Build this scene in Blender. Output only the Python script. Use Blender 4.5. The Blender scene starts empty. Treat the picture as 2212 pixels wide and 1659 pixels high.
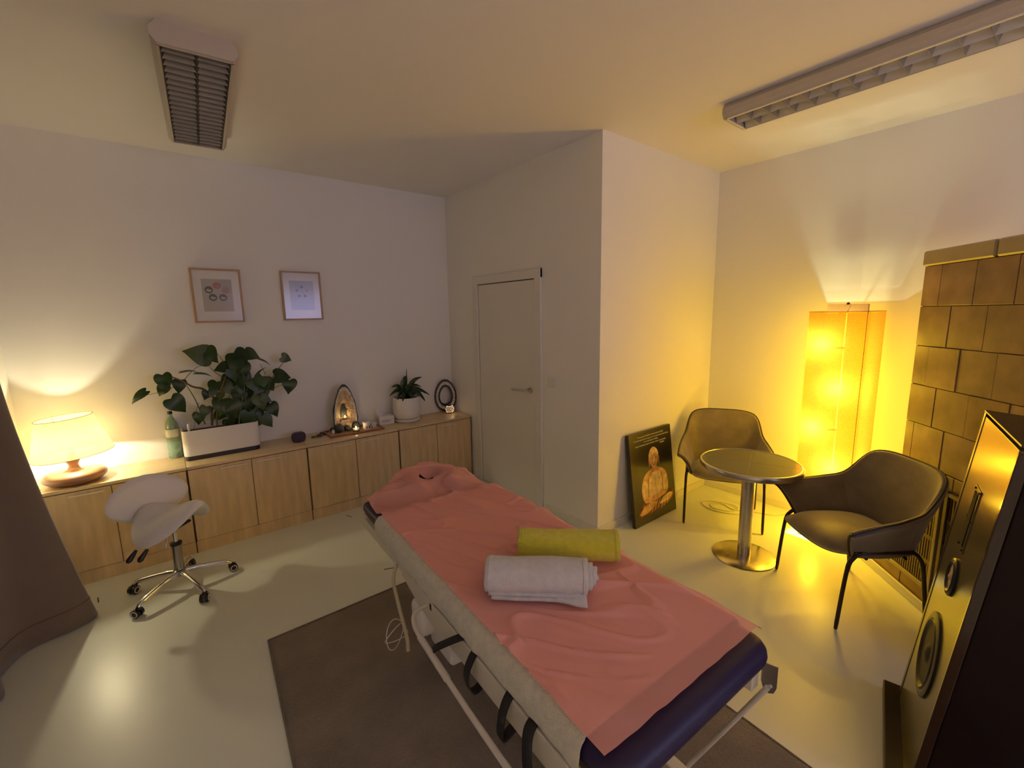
import bpy, bmesh, math, random
from math import sin, cos, pi, radians as R, sqrt, atan2
from mathutils import Vector, Matrix, noise
random.seed(7)
SC = bpy.context.scene
COL = SC.collection

# ------------------------------------------------------------------ camera
cam_d = bpy.data.cameras.new('camera')
cam = bpy.data.objects.new('camera', cam_d); COL.objects.link(cam)
cam_d.sensor_fit = 'HORIZONTAL'; cam_d.sensor_width = 36.0
cam_d.lens = 950.448 / 2212 * 36.0
cam_d.clip_start = 0.02
M = Matrix(((0.78350546, -0.62112516, -0.01796471), (-0.11096444, -0.11141075, -0.98755989), (0.61139683, 0.77575201, -0.15621374)))
right, down, fwd = Vector(M[0]), Vector(M[1]), Vector(M[2])
cm = Matrix.Identity(4)
for i in range(3):
    cm[i][0] = right[i]; cm[i][1] = -down[i]; cm[i][2] = -fwd[i]
cm[2][3] = 1.685
cam.matrix_world = cm
SC.camera = cam

# ------------------------------------------------------------------ world, exposure
w = bpy.data.worlds.new('world'); SC.world = w; w.use_nodes = True
w.node_tree.nodes['Background'].inputs[0].default_value = (0.16, 0.2, 0.42, 1)
w.node_tree.nodes['Background'].inputs[1].default_value = 0.6
SC.view_settings.view_transform = 'Standard'
SC.view_settings.look = 'None'
SC.view_settings.gamma = 1.0
SC.view_settings.use_curve_mapping = False
SC.view_settings.exposure = 0.2
SC.cycles.use_denoising = True
SC.cycles.max_bounces = 10
SC.cycles.diffuse_bounces = 6
SC.cycles.transmission_bounces = 8
SC.cycles.transparent_max_bounces = 12
SC.cycles.caustics_reflective = False
SC.cycles.caustics_refractive = False
SC.cycles.sample_clamp_indirect = 4.0

# light levels
TALL_BULB = 9.3        # W each of the four bulbs in the tall lamp
TALL_SHADE = 0.22      # emission of its glowing fabric
TABLE_BULB = 15.5
TABLE_SHADE = 0.12
CANDLE = 0.16
WINDOW_LIGHT = 34.0     # dusk daylight through the window behind the camera
FILL_LIGHT = 36.0      # warm fill lamp added behind the camera

# ------------------------------------------------------------------ materials
def nodes(name):
    m = bpy.data.materials.new(name); m.use_nodes = True
    nt = m.node_tree
    return m, nt, nt.nodes['Principled BSDF']

def mat(name, col, rough=0.6, metal=0.0, bump=0.0, bscale=60.0, var=0.0, vscale=6.0, stretch=(1, 1, 1), spec=0.5, emit=None, estr=0.0, coat=0.0, sheen=0.0, detail=3.0, alpha=1.0, trans=0.0, rvar=0.0):
    m, nt, b = nodes(name)
    b.inputs['Base Color'].default_value = (*col, 1)
    b.inputs['Roughness'].default_value = rough
    b.inputs['Metallic'].default_value = metal
    b.inputs['Specular IOR Level'].default_value = spec
    b.inputs['Coat Weight'].default_value = coat
    b.inputs['Sheen Weight'].default_value = sheen
    b.inputs['Transmission Weight'].default_value = trans
    b.inputs['Alpha'].default_value = alpha
    if emit:
        b.inputs['Emission Color'].default_value = (*emit, 1)
        b.inputs['Emission Strength'].default_value = estr
    tc = nt.nodes.new('ShaderNodeTexCoord')
    mp = nt.nodes.new('ShaderNodeMapping'); mp.inputs['Scale'].default_value = stretch
    nt.links.new(tc.outputs['Object'], mp.inputs['Vector'])
    if var > 0:
        n = nt.nodes.new('ShaderNodeTexNoise'); n.inputs['Scale'].default_value = vscale; n.inputs['Detail'].default_value = detail
        nt.links.new(mp.outputs['Vector'], n.inputs['Vector'])
        r = nt.nodes.new('ShaderNodeValToRGB')
        r.color_ramp.elements[0].position = 0.3; r.color_ramp.elements[1].position = 0.7
        r.color_ramp.elements[0].color = (*[c * (1 - var) for c in col], 1)
        r.color_ramp.elements[1].color = (*[min(1, c * (1 + var)) for c in col], 1)
        nt.links.new(n.outputs['Fac'], r.inputs['Fac']); nt.links.new(r.outputs['Color'], b.inputs['Base Color'])
        if rvar > 0:
            mr = nt.nodes.new('ShaderNodeMapRange'); mr.inputs['To Min'].default_value = rough - rvar; mr.inputs['To Max'].default_value = rough + rvar
            nt.links.new(n.outputs['Fac'], mr.inputs['Value']); nt.links.new(mr.outputs['Result'], b.inputs['Roughness'])
    if bump > 0:
        n2 = nt.nodes.new('ShaderNodeTexNoise'); n2.inputs['Scale'].default_value = bscale; n2.inputs['Detail'].default_value = 4
        nt.links.new(mp.outputs['Vector'], n2.inputs['Vector'])
        bp = nt.nodes.new('ShaderNodeBump'); bp.inputs['Strength'].default_value = bump; bp.inputs['Distance'].default_value = 0.01
        nt.links.new(n2.outputs['Fac'], bp.inputs['Height']); nt.links.new(bp.outputs['Normal'], b.inputs['Normal'])
    return m

def glow_fabric(name, col, estr, trans_w=0.5, see=0.0, speck=0.0, ecol=None, tcol=None):
    """thin lamp-shade cloth: diffuses, lets light through and glows"""
    m, nt, b = nodes(name)
    out = nt.nodes['Material Output']
    nt.nodes.remove(b)
    d = nt.nodes.new('ShaderNodeBsdfDiffuse'); d.inputs['Color'].default_value = (*col, 1)
    t = nt.nodes.new('ShaderNodeBsdfTranslucent'); t.inputs['Color'].default_value = (*col, 1)
    mx = nt.nodes.new('ShaderNodeMixShader'); mx.inputs[0].default_value = trans_w
    nt.links.new(d.outputs[0], mx.inputs[1]); nt.links.new(t.outputs[0], mx.inputs[2])
    e = nt.nodes.new('ShaderNodeEmission'); e.inputs['Color'].default_value = (*(ecol or col), 1); e.inputs['Strength'].default_value = estr
    if speck > 0:
        tc = nt.nodes.new('ShaderNodeTexCoord'); n = nt.nodes.new('ShaderNodeTexNoise'); n.inputs['Scale'].default_value = 110; n.inputs['Detail'].default_value = 3
        nt.links.new(tc.outputs['Object'], n.inputs['Vector'])
        r = nt.nodes.new('ShaderNodeValToRGB'); r.color_ramp.elements[0].position = 0.32; r.color_ramp.elements[1].position = 0.5
        r.color_ramp.elements[0].color = (*[c * (1 - speck) for c in col], 1); r.color_ramp.elements[1].color = (*col, 1)
        nt.links.new(n.outputs['Fac'], r.inputs['Fac'])
        for q in (d, t): nt.links.new(r.outputs['Color'], q.inputs['Color'])
    ad = nt.nodes.new('ShaderNodeAddShader')
    nt.links.new(mx.outputs[0], ad.inputs[0]); nt.links.new(e.outputs[0], ad.inputs[1])
    last = ad
    if see > 0:
        tr = nt.nodes.new('ShaderNodeBsdfTransparent'); tr.inputs['Color'].default_value = (*(tcol or col), 1)
        m2 = nt.nodes.new('ShaderNodeMixShader'); m2.inputs[0].default_value = see
        nt.links.new(ad.outputs[0], m2.inputs[1]); nt.links.new(tr.outputs[0], m2.inputs[2]); last = m2
    nt.links.new(last.outputs[0], out.inputs['Surface'])
    return m

def sheer(name, col, see):
    """thin non-woven paper sheet"""
    m, nt, b = nodes(name)
    out = nt.nodes['Material Output']; nt.nodes.remove(b)
    tc = nt.nodes.new('ShaderNodeTexCoord')
    n = nt.nodes.new('ShaderNodeTexNoise'); n.inputs['Scale'].default_value = 9; n.inputs['Detail'].default_value = 5
    nt.links.new(tc.outputs['Object'], n.inputs['Vector'])
    bp = nt.nodes.new('ShaderNodeBump'); bp.inputs['Strength'].default_value = 0.25; bp.inputs['Distance'].default_value = 0.01
    nt.links.new(n.outputs['Fac'], bp.inputs['Height'])
    d = nt.nodes.new('ShaderNodeBsdfDiffuse'); d.inputs['Color'].default_value = (*col, 1)
    t = nt.nodes.new('ShaderNodeBsdfTranslucent'); t.inputs['Color'].default_value = (*col, 1)
    mx = nt.nodes.new('ShaderNodeMixShader'); mx.inputs[0].default_value = 0.12
    tr = nt.nodes.new('ShaderNodeBsdfTransparent'); tr.inputs['Color'].default_value = (1.0, 0.70, 0.68, 1)
    m2 = nt.nodes.new('ShaderNodeMixShader'); m2.inputs[0].default_value = see
    for q in (d, t): nt.links.new(bp.outputs['Normal'], q.inputs['Normal'])
    nt.links.new(d.outputs[0], mx.inputs[1]); nt.links.new(t.outputs[0], mx.inputs[2])
    nt.links.new(mx.outputs[0], m2.inputs[1]); nt.links.new(tr.outputs[0], m2.inputs[2])
    nt.links.new(m2.outputs[0], out.inputs['Surface'])
    return m

def emis(name, col, s):
    m, nt, b = nodes(name)
    b.inputs['Base Color'].default_value = (*col, 1)
    b.inputs['Emission Color'].default_value = (*col, 1); b.inputs['Emission Strength'].default_value = s
    return m

WALL = mat('wall_paint', (0.80, 0.79, 0.76), 0.75, bump=0.05, bscale=180, var=0.015, vscale=1.5)
CEIL = mat('ceiling_paint', (0.80, 0.78, 0.75), 0.8, bump=0.04, bscale=200)
FLOORM = mat('epoxy_floor', (0.74, 0.77, 0.68), 0.33, var=0.03, vscale=1.3, spec=0.5, bump=0.012, bscale=14, rvar=0.03)
BASEM = mat('baseboard_paint', (0.72, 0.69, 0.62), 0.5)
BIRCH = mat('birch_veneer', (0.62, 0.46, 0.25), 0.42, var=0.13, vscale=3.0, stretch=(9, 9, 1.1), detail=6)
BIRCHTOP = mat('birch_worktop', (0.66, 0.50, 0.28), 0.34, var=0.12, vscale=3.0, stretch=(1.1, 14, 9), detail=6)
DARKGAP = mat('dark_gap', (0.06, 0.035, 0.02), 0.8)
DOORM = mat('door_paint', (0.72, 0.70, 0.66), 0.45)
WHITEPL = mat('white_plastic', (0.75, 0.73, 0.69), 0.35)
STEEL = mat('brushed_steel', (0.55, 0.52, 0.47), 0.28, 1.0, var=0.08, vscale=30, stretch=(1, 1, 14))
CHROME = mat('chrome', (0.8, 0.8, 0.8), 0.09, 1.0)
BRUSHTOP = mat('satin_base_steel', (0.62, 0.55, 0.42), 0.22, 1.0, var=0.06, vscale=20)
BLACKPL = mat('black_plastic', (0.012, 0.012, 0.012), 0.35)
WHITELEA = mat('white_leatherette', (0.74, 0.72, 0.70), 0.42, bump=0.05, bscale=300)
NAVY = mat('dark_violet_leatherette', (0.016, 0.010, 0.045), 0.42, spec=.35, bump=0.08, bscale=350)
TERRY = mat('cream_terry', (0.76, 0.73, 0.58), 0.95, bump=0.9, bscale=260, var=0.08, vscale=40, sheen=0.3)
TOWELW = mat('white_terry', (0.82, 0.80, 0.77), 0.95, bump=0.9, bscale=330, var=0.05, vscale=40, sheen=0.3)
TOWELY = mat('mustard_terry', (0.80, 0.72, 0.03), 0.95, bump=0.9, bscale=330, var=0.08, vscale=40, sheen=0.3)
PINK = sheer('pink_nonwoven', (1.0, 0.50, 0.45), 0.38)
BOARD = mat('dark_plywood', (0.10, 0.06, 0.02), 0.7)
FRAMEM = mat('cream_powder_coat', (0.68, 0.64, 0.52), 0.4)
TUBEM = mat('grey_white_tube', (0.62, 0.59, 0.53), 0.35)
STRAPM = mat('black_webbing', (0.010, 0.010, 0.012), 0.8, bump=0.3, bscale=300)
RUGM = mat('grey_rug', (0.20, 0.165, 0.125), 0.95, bump=1.0, bscale=130, var=0.16, vscale=5, sheen=0.2)
CURTM = mat('mauve_curtain', (0.165, 0.125, 0.10), 0.9, bump=0.3, bscale=250, sheen=0.3, var=0.05)
VELVET = mat('taupe_velvet', (0.20, 0.155, 0.085), 0.55, bump=0.08, bscale=40, var=0.22, vscale=9, sheen=0.5)
PIPING = mat('dark_piping', (0.04, 0.03, 0.02), 0.5)
LEGBLK = mat('black_leg_steel', (0.05, 0.035, 0.02), 0.35, 0.6)
TABLETOP = mat('dark_stone_top', (0.05, 0.042, 0.022), 0.22, var=0.3, vscale=18)
TOPSEAM = mat('top_seam', (0.16, 0.13, 0.07), 0.3)
TILEM = [mat('stove_tile_%s' % n, c, 0.42, var=0.32, vscale=7, bump=0.12, bscale=12, detail=5) for n, c in
         (('ochre', (0.30, 0.185, 0.075)), ('umber', (0.27, 0.165, 0.065)), ('tan', (0.33, 0.205, 0.085)), ('sienna', (0.29, 0.165, 0.06)))]
CAPM = mat('stove_cap_stone', (0.40, 0.32, 0.17), 0.4, var=0.08, vscale=5)
GROUT = mat('stove_grout', (0.16, 0.095, 0.04), 0.9)
GRILLE = mat('brown_grille_steel', (0.13, 0.085, 0.04), 0.4, 0.3)
GRILLEB = mat('grille_dark', (0.02, 0.013, 0.006), 0.8)
WOODLAMP = mat('turned_wood', (0.27, 0.125, 0.062), 0.38, var=0.28, vscale=2.2, stretch=(1, 5, 9), detail=5, coat=0.3)
SHADETALL = glow_fabric('tall_shade_paper', (0.58, 0.28, 0.045), TALL_SHADE, 0.62, 0.60, 0.12, (1.0, 0.42, 0.03), (1.0, 0.74, 0.055))
SHADETABLE = glow_fabric('cream_shade_cloth', (0.56, 0.47, 0.24), TABLE_SHADE, 0.30, 0.10, 0.0, (1.0, 0.80, 0.42), (1.0, .86, .55))
SHADERIM = mat('shade_rim', (0.25, 0.17, 0.06), 0.6)
def bulb_glass(name, col, estr):
    m, nt, b = nodes(name); nt.nodes.remove(b)
    tr = nt.nodes.new('ShaderNodeBsdfTransparent'); e = nt.nodes.new('ShaderNodeEmission'); e.inputs['Color'].default_value = (*col, 1); e.inputs['Strength'].default_value = estr
    mx = nt.nodes.new('ShaderNodeMixShader'); mx.inputs[0].default_value = .12
    nt.links.new(tr.outputs[0], mx.inputs[1]); nt.links.new(e.outputs[0], mx.inputs[2])
    nt.links.new(mx.outputs[0], nt.nodes['Material Output'].inputs['Surface']); return m
BULB = bulb_glass('warm_bulb_glass', (1.0, 0.80, 0.35), 6.0)
BULB2 = bulb_glass('warm_white_bulb_glass', (1.0, 0.80, 0.42), 6.0)
FLAME = emis('candle_flame', (1.0, 0.66, 0.25), 60.0)
OAK = mat('light_oak_frame', (0.42, 0.25, 0.12), 0.45, var=0.1, vscale=8, stretch=(1, 1, 1))
MATB = mat('passepartout', (0.72, 0.69, 0.65), 0.8)
PRINT1 = mat('print_paper_grey', (0.40, 0.36, 0.32), 0.8)
PRINT2 = mat('print_paper_bluegrey', (0.40, 0.40, 0.45), 0.8)
LEAFM = [mat('leaf_green_%d' % i, c, 0.35, var=0.2, vscale=12, spec=0.4) for i, c in enumerate(((0.020, 0.050, 0.010), (0.030, 0.066, 0.014), (0.014, 0.036, 0.009), (0.06, 0.09, 0.024)))]
STEMM = mat('brown_stem', (0.11, 0.075, 0.03), 0.8)
SOIL = mat('potting_soil', (0.05, 0.03, 0.018), 0.95, bump=1, bscale=80)
TRAYM = mat('red_brown_tray_wood', (0.30, 0.085, 0.035), 0.4, var=0.1, vscale=10)
TRAYIN = mat('tray_inlay', (0.50, 0.33, 0.17), 0.4, var=0.1, vscale=8)
ROCK = mat('geode_rind', (0.05, 0.05, 0.045), 0.75, bump=0.8, bscale=25, var=0.3, vscale=8)
QUARTZ = mat('geode_quartz', (0.50, 0.36, 0.22), 0.25, bump=1.0, bscale=70, var=0.35, vscale=22, spec=0.7)
AGATE = mat('agate_band', (.58, .54, .46), 0.25, var=0.4, vscale=30)
AGATED = mat('agate_dark', (0.025, 0.016, 0.014), 0.3, bump=0.5, bscale=60)

# ------------------------------------------------------------------ mesh helpers
class MB:
    def __init__(s): s.v = []; s.f = []
    def add(s, vs, fs):
        k = len(s.v); s.v += [tuple(p) for p in vs]; s.f += [tuple(i + k for i in f) for f in fs]; return s
    def box(s, x0, x1, y0, y1, z0, z1, mx=None):
        vs = [Vector((x, y, z)) for z in (z0, z1) for y in (y0, y1) for x in (x0, x1)]
        if mx: vs = [mx @ p for p in vs]
        return s.add(vs, [(0, 2, 3, 1), (4, 5, 7, 6), (0, 1, 5, 4), (2, 6, 7, 3), (0, 4, 6, 2), (1, 3, 7, 5)])
    def rbox(s, x0, x1, y0, y1, z0, z1, r=0.004, seg=2, mx=None):
        bm = bmesh.new()
        bmesh.ops.create_cube(bm, size=1)
        for p in bm.verts:
            p.co = Vector(((x0 + x1) / 2 + p.co.x * (x1 - x0), (y0 + y1) / 2 + p.co.y * (y1 - y0), (z0 + z1) / 2 + p.co.z * (z1 - z0)))
        r = min(r, 0.49 * min(x1 - x0, y1 - y0, z1 - z0))
        bmesh.ops.bevel(bm, geom=bm.edges[:], offset=r, segments=seg, profile=0.5, affect='EDGES')
        return s.frombm(bm, mx)
    def frombm(s, bm, mx=None):
        bm.verts.index_update()
        vs = [(mx @ p.co if mx else p.co.copy()) for p in bm.verts]
        fs = [tuple(q.index for q in f.verts) for f in bm.faces]
        bm.free(); return s.add(vs, fs)
    def lathe(s, prof, n=32, mx=None, cap=True, ex=1.0, ey=1.0):
        vs = []; fs = []
        for r, z in prof:
            for i in range(n):
                a = 2 * pi * i / n; vs.append(Vector((r * cos(a) * ex, r * sin(a) * ey, z)))
        for j in range(len(prof) - 1):
            for i in range(n):
                a = j * n + i; b = j * n + (i + 1) % n
                fs.append((a, b, b + n, a + n))
        if cap:
            fs.append(tuple(range(n - 1, -1, -1))); k = (len(prof) - 1) * n; fs.append(tuple(k + i for i in range(n)))
        if mx: vs = [mx @ p for p in vs]
        return s.add(vs, fs)
    def cyl(s, p0, p1, r, n=16, r1=None):
        return s.tube([p0, p1], [r, r if r1 is None else r1], n)
    def tube(s, pts, r, n=10, closed=False, flat=1.0):
        pts = [Vector(p) for p in pts]; m = len(pts)
        rs = r if isinstance(r, (list, tuple)) else [r] * m
        vs = []; fs = []; prev = None
        for i, p in enumerate(pts):
            if closed: t = (pts[(i + 1) % m] - pts[i - 1])
            else: t = pts[min(i + 1, m - 1)] - pts[max(i - 1, 0)]
            if t.length < 1e-9: t = Vector((0, 0, 1))
            t.normalize()
            if prev is None:
                u = t.orthogonal().normalized()
                if abs(t.z) < 0.9: u = t.cross(Vector((0, 0, 1))).normalized()
            else:
                u = prev - t * prev.dot(t)
                u = u.normalized() if u.length > 1e-6 else t.orthogonal().normalized()
            prev = u; wv = t.cross(u)
            for k in range(n):
                a = 2 * pi * k / n; vs.append(p + u * cos(a) * rs[i] + wv * sin(a) * rs[i] * flat)
        segs = m if closed else m - 1
        for i in range(segs):
            for k in range(n):
                a = i * n + k; b = i * n + (k + 1) % n; c = ((i + 1) % m) * n
                fs.append((a, b, c + (k + 1) % n, c + k))
        if not closed:
            fs.append(tuple(range(n - 1, -1, -1))); fs.append(tuple((m - 1) * n + k for k in range(n)))
        return s.add(vs, fs)
    def grid(s, fn, nu, nv):
        vs = [fn(i / nu, j / nv) for j in range(nv + 1) for i in range(nu + 1)]
        fs = [(j * (nu + 1) + i, j * (nu + 1) + i + 1, (j + 1) * (nu + 1) + i + 1, (j + 1) * (nu + 1) + i) for j in range(nv) for i in range(nu)]
        return s.add(vs, fs)
    def prism(s, poly, z0, z1, mx=None):
        n = len(poly)
        vs = [Vector((x, y, z0)) for x, y in poly] + [Vector((x, y, z1)) for x, y in poly]
        if mx: vs = [mx @ p for p in vs]
        return s.add(vs, [tuple(range(n - 1, -1, -1)), tuple(range(n, 2 * n))] + [(i, (i + 1) % n, (i + 1) % n + n, i + n) for i in range(n)])
    def sphere(s, c, r, n=14, sc=(1, 1, 1)):
        vs = []; fs = []
        m = n // 2
        for j in range(m + 1):
            th = pi * j / m
            for i in range(n):
                a = 2 * pi * i / n
                vs.append(Vector((c[0] + r * sc[0] * sin(th) * cos(a), c[1] + r * sc[1] * sin(th) * sin(a), c[2] - r * sc[2] * cos(th))))
        for j in range(m):
            for i in range(n):
                a = j * n + i; b = j * n + (i + 1) % n; fs.append((a, b, b + n, a + n))
        return s.add(vs, fs)
    def mesh(s, name, m=None, smooth=False, angle=None):
        me = bpy.data.meshes.new(name); me.from_pydata(s.v, [], s.f); me.validate()
        bm = bmesh.new(); bm.from_mesh(me)
        bmesh.ops.remove_doubles(bm, verts=bm.verts, dist=1e-6)
        bmesh.ops.recalc_face_normals(bm, faces=bm.faces)
        if smooth:
            for f in bm.faces: f.smooth = True
            lim = R(angle if angle else 40)
            for e in bm.edges:
                if len(e.link_faces) == 2 and e.calc_face_angle(0) > lim: e.smooth = False
        bm.to_mesh(me); bm.free()
        if m: me.materials.append(m)
        return me

def obj(name, mb, m=None, parent=None, smooth=False, angle=None, loc=None):
    me = mb if isinstance(mb, bpy.types.Mesh) else mb.mesh(name, m, smooth, angle)
    o = bpy.data.objects.new(name, me); COL.objects.link(o)
    if parent: o.parent = parent
    if loc: o.location = loc
    return o
def thing(name, label, cat, loc=(0, 0, 0), rz=0.0, group=None, rot=None):
    o = bpy.data.objects.new(name, None); COL.objects.link(o)
    o.location = loc; o.rotation_euler = rot if rot else (0, 0, rz); o.empty_display_size = 0.1
    o['label'] = label; o['category'] = cat
    if group: o['group'] = group
    return o
def tag(o, label, cat, group=None, kind=None):
    o['label'] = label; o['category'] = cat
    if group: o['group'] = group
    if kind: o['kind'] = kind
    return o
def struct(name, mb, m, label, cat, **k):
    o = obj(name, mb, m, **k); o['kind'] = 'structure'; o['label'] = label; o['category'] = cat
    return o
def dup(root, loc=None, rz=None, label=None):
    r = root.copy(); COL.objects.link(r)
    if loc is not None: r.location = loc
    if rz is not None: r.rotation_euler = (0, 0, rz)
    if label: r['label'] = label
    for ch in list(root.children):
        c = ch.copy(); COL.objects.link(c); c.parent = r
        for g in list(ch.children):
            d = g.copy(); COL.objects.link(d); d.parent = c
    return r
def solid(o, t, off=0.0):
    md = o.modifiers.new('solidify', 'SOLIDIFY'); md.thickness = t; md.offset = off; return o
def subsurf(o, n=1):
    md = o.modifiers.new('subdivision', 'SUBSURF'); md.levels = n; md.render_levels = n; return o
def smooth_pts(pts, n=6):
    """Catmull-Rom through the points"""
    P = [Vector(p) for p in pts]; out = []
    for i in range(len(P) - 1):
        p0 = P[max(i - 1, 0)]; p1 = P[i]; p2 = P[i + 1]; p3 = P[min(i + 2, len(P) - 1)]
        for k in range(n):
            t = k / n
            out.append(0.5 * ((2 * p1) + (p2 - p0) * t + (2 * p0 - 5 * p1 + 4 * p2 - p3) * t * t + (3 * p1 - p0 - 3 * p2 + p3) * t ** 3))
    out.append(P[-1]); return out
def point_light(name, loc, power, col, rad=0.03, parent=None):
    l = bpy.data.lights.new(name, 'POINT'); l.energy = power; l.color = col; l.shadow_soft_size = rad
    o = bpy.data.objects.new(name, l); COL.objects.link(o); o.location = loc
    if parent: o.parent = parent
    return o
def lerp(a, b, t): return a + (b - a) * t
def sstep(a, b, x):
    t = max(0, min(1, (x - a) / (b - a))); return t * t * (3 - 2 * t)
def tabl(tb, x):
    """piecewise smooth lookup"""
    if x <= tb[0][0]: return tb[0][1]
    for (a, va), (b, vb) in zip(tb, tb[1:]):
        if x <= b: return lerp(va, vb, sstep(a, b, x))
    return tb[-1][1]

# ================================================================== SETTING
XL, YA, XB, YC, XD, H, YF = -0.80, 4.175, 2.446, 2.080, 4.02, 2.888, -2.6
fl = struct('floor', MB().box(XL - .2, XD + .2, YF - .2, YA + .2, -.1, 0), FLOORM, 'glossy pale grey green epoxy floor of the treatment room', 'floor')
for a, b in (((-.490, 3.555), (-.482, 3.49)), ((1.075, 3.70), (1.10, 3.64)), ((1.10, 2.66), (1.00, 2.70)), ((1.10, 2.66), (1.12, 2.54))):
    obj('floor_crack', MB().tube([(a[0], a[1], 0.0002), (b[0], b[1], 0.0002)], .0028, 6), DARKGAP, fl)
struct('ceiling', MB().box(XL - .2, XD + .2, YF - .2, YA + .2, H, H + .1), CEIL, 'plain white plastered ceiling', 'ceiling')
struct('wall_back', MB().box(XL - .12, XB + .12, YA, YA + .12, 0, H), WALL, 'long pale wall behind the row of birch cabinets', 'wall')
struct('wall_door', MB().box(XB, XB + .12, YC, YA, 0, H), WALL, 'pale wall holding the white flush door', 'wall')
struct('wall_alcove', MB().box(XB + .12, XD, YC, YC + .12, 0, H), WALL, 'yellow lit alcove wall behind the canvas picture', 'wall')
struct('wall_right', MB().box(XD, XD + .12, YF - .12, YC + .12, 0, H), WALL, 'wall behind the tall glowing lamp and tiled stove', 'wall')
# left wall with window opening
WY0, WY1, WZ0, WZ1 = 0.6, 2.9, 0.95, 2.35
struct('wall_left', MB().box(XL - .12, XL, YF - .12, WY0, 0, H).box(XL - .12, XL, WY1, YA, 0, H).box(XL - .12, XL, WY0, WY1, 0, WZ0).box(XL - .12, XL, WY0, WY1, WZ1, H), WALL, 'left wall with the curtained window', 'wall')
def window(name, axis, c, a0, a1, z0, z1, out, glass, label):
    wn = thing(name, label, 'window', (0, 0, 0)); wn['kind'] = 'structure'
    def bx(mb, u0, u1, v0, v1, d0, d1):
        lo, hi = min(c + out * d0, c + out * d1), max(c + out * d0, c + out * d1)
        return mb.box(lo, hi, u0, u1, v0, v1) if axis == 'x' else mb.box(u0, u1, lo, hi, v0, v1)
    mid = (a0 + a1) / 2; f = MB(); g = .05
    for u0, u1, v0, v1 in ((a0, a0 + g, z0, z1), (a1 - g, a1, z0, z1), (a0 + g, a1 - g, z0, z0 + g), (a0 + g, a1 - g, z1 - g, z1), (mid - .03, mid + .03, z0 + g, z1 - g)): bx(f, u0, u1, v0, v1, .03, .09)
    obj('window_frame', f, WHITEPL, wn)
    for u0, u1 in ((a0 + g, mid - .03), (mid + .03, a1 - g)): obj('pane', bx(MB(), u0, u1, z0 + g, z1 - g, .055, .062), glass, wn)
    s = MB(); bx(s, a0 - .02, a1 + .02, z0 - .03, z0, -.12, .0); obj('window_sill', s, WHITEPL, wn)
    return wn
def thin_glass(name, rough):
    m, nt, b = nodes(name); nt.nodes.remove(b)
    tr = nt.nodes.new('ShaderNodeBsdfTransparent'); gl = nt.nodes.new('ShaderNodeBsdfGlossy'); gl.inputs['Roughness'].default_value = rough
    mx = nt.nodes.new('ShaderNodeMixShader'); mx.inputs[0].default_value = .05
    nt.links.new(tr.outputs[0], mx.inputs[1]); nt.links.new(gl.outputs[0], mx.inputs[2])
    nt.links.new(mx.outputs[0], nt.nodes['Material Output'].inputs['Surface']); return m
GLASSW = thin_glass('window_glass', .02)
window('window_1', 'x', XL, WY0, WY1, WZ0, WZ1, -1, GLASSW, 'white framed window behind the mauve curtain')
# front wall (behind the camera) with window
FX0, FX1, FZ0, FZ1 = 1.5, 3.3, 0.95, 2.3
struct('wall_front', MB().box(XL - .12, FX0, YF - .12, YF, 0, H).box(FX1, XD + .12, YF - .12, YF, 0, H).box(FX0, FX1, YF - .12, YF, 0, FZ0).box(FX0, FX1, YF - .12, YF, FZ1, H), WALL, 'wall behind the camera with a window', 'wall')
window('window_2', 'y', YF, FX0, FX1, FZ0, FZ1, -1, GLASSW, 'window behind the camera with dusk light')
al = bpy.data.lights.new('dusk_light', 'AREA'); al.shape = 'RECTANGLE'; al.size = FX1 - FX0; al.size_y = FZ1 - FZ0; al.energy = WINDOW_LIGHT; al.color = (0.60, 0.58, 1.0)
ao = bpy.data.objects.new('dusk_light', al); COL.objects.link(ao); ao.location = ((FX0 + FX1) / 2, YF - .3, (FZ0 + FZ1) / 2); ao.rotation_euler = (R(90), 0, 0)
# unseen warm lamp added behind the camera as fill, bounced off the ceiling
fl2 = thing('fill_lamp', 'added shaded fill lamp in the corner behind the camera', 'lamp', (-0.1, -2.2, 0))
obj('base', MB().lathe([(.13, 0), (.13, .015), (.02, .03)], 24), BLACKPL, fl2, True)
obj('pole', MB().cyl((0, 0, .03), (0, 0, 1.5), .012), BLACKPL, fl2, True)
obj('lamp_shade', MB().lathe([(.22, 1.42), (.16, 1.75)], 32, cap=False), glow_fabric('fill_lamp_cloth', (1.0, 0.80, 0.62), 0.6, 0.5), fl2, True)
point_light('fill_lamp_bulb', (0, 0, 1.58), FILL_LIGHT, (1.0, 0.82, 0.62), 0.05, fl2)

# baseboards
bh = .062
struct('baseboard_alcove', MB().rbox(XB, XD, YC - .014, YC, 0, bh, .003), BASEM, 'white baseboard along the alcove wall', 'baseboard')
struct('baseboard_right', MB().rbox(XD - .014, XD, -.6, YC - .014, 0, bh, .003), BASEM, 'white baseboard below the tall lamp', 'baseboard')
struct('baseboard_door', MB().rbox(XB - .012, XB, YC, 2.66, 0, bh, .003), BASEM, 'white baseboard right of the door', 'baseboard')

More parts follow.
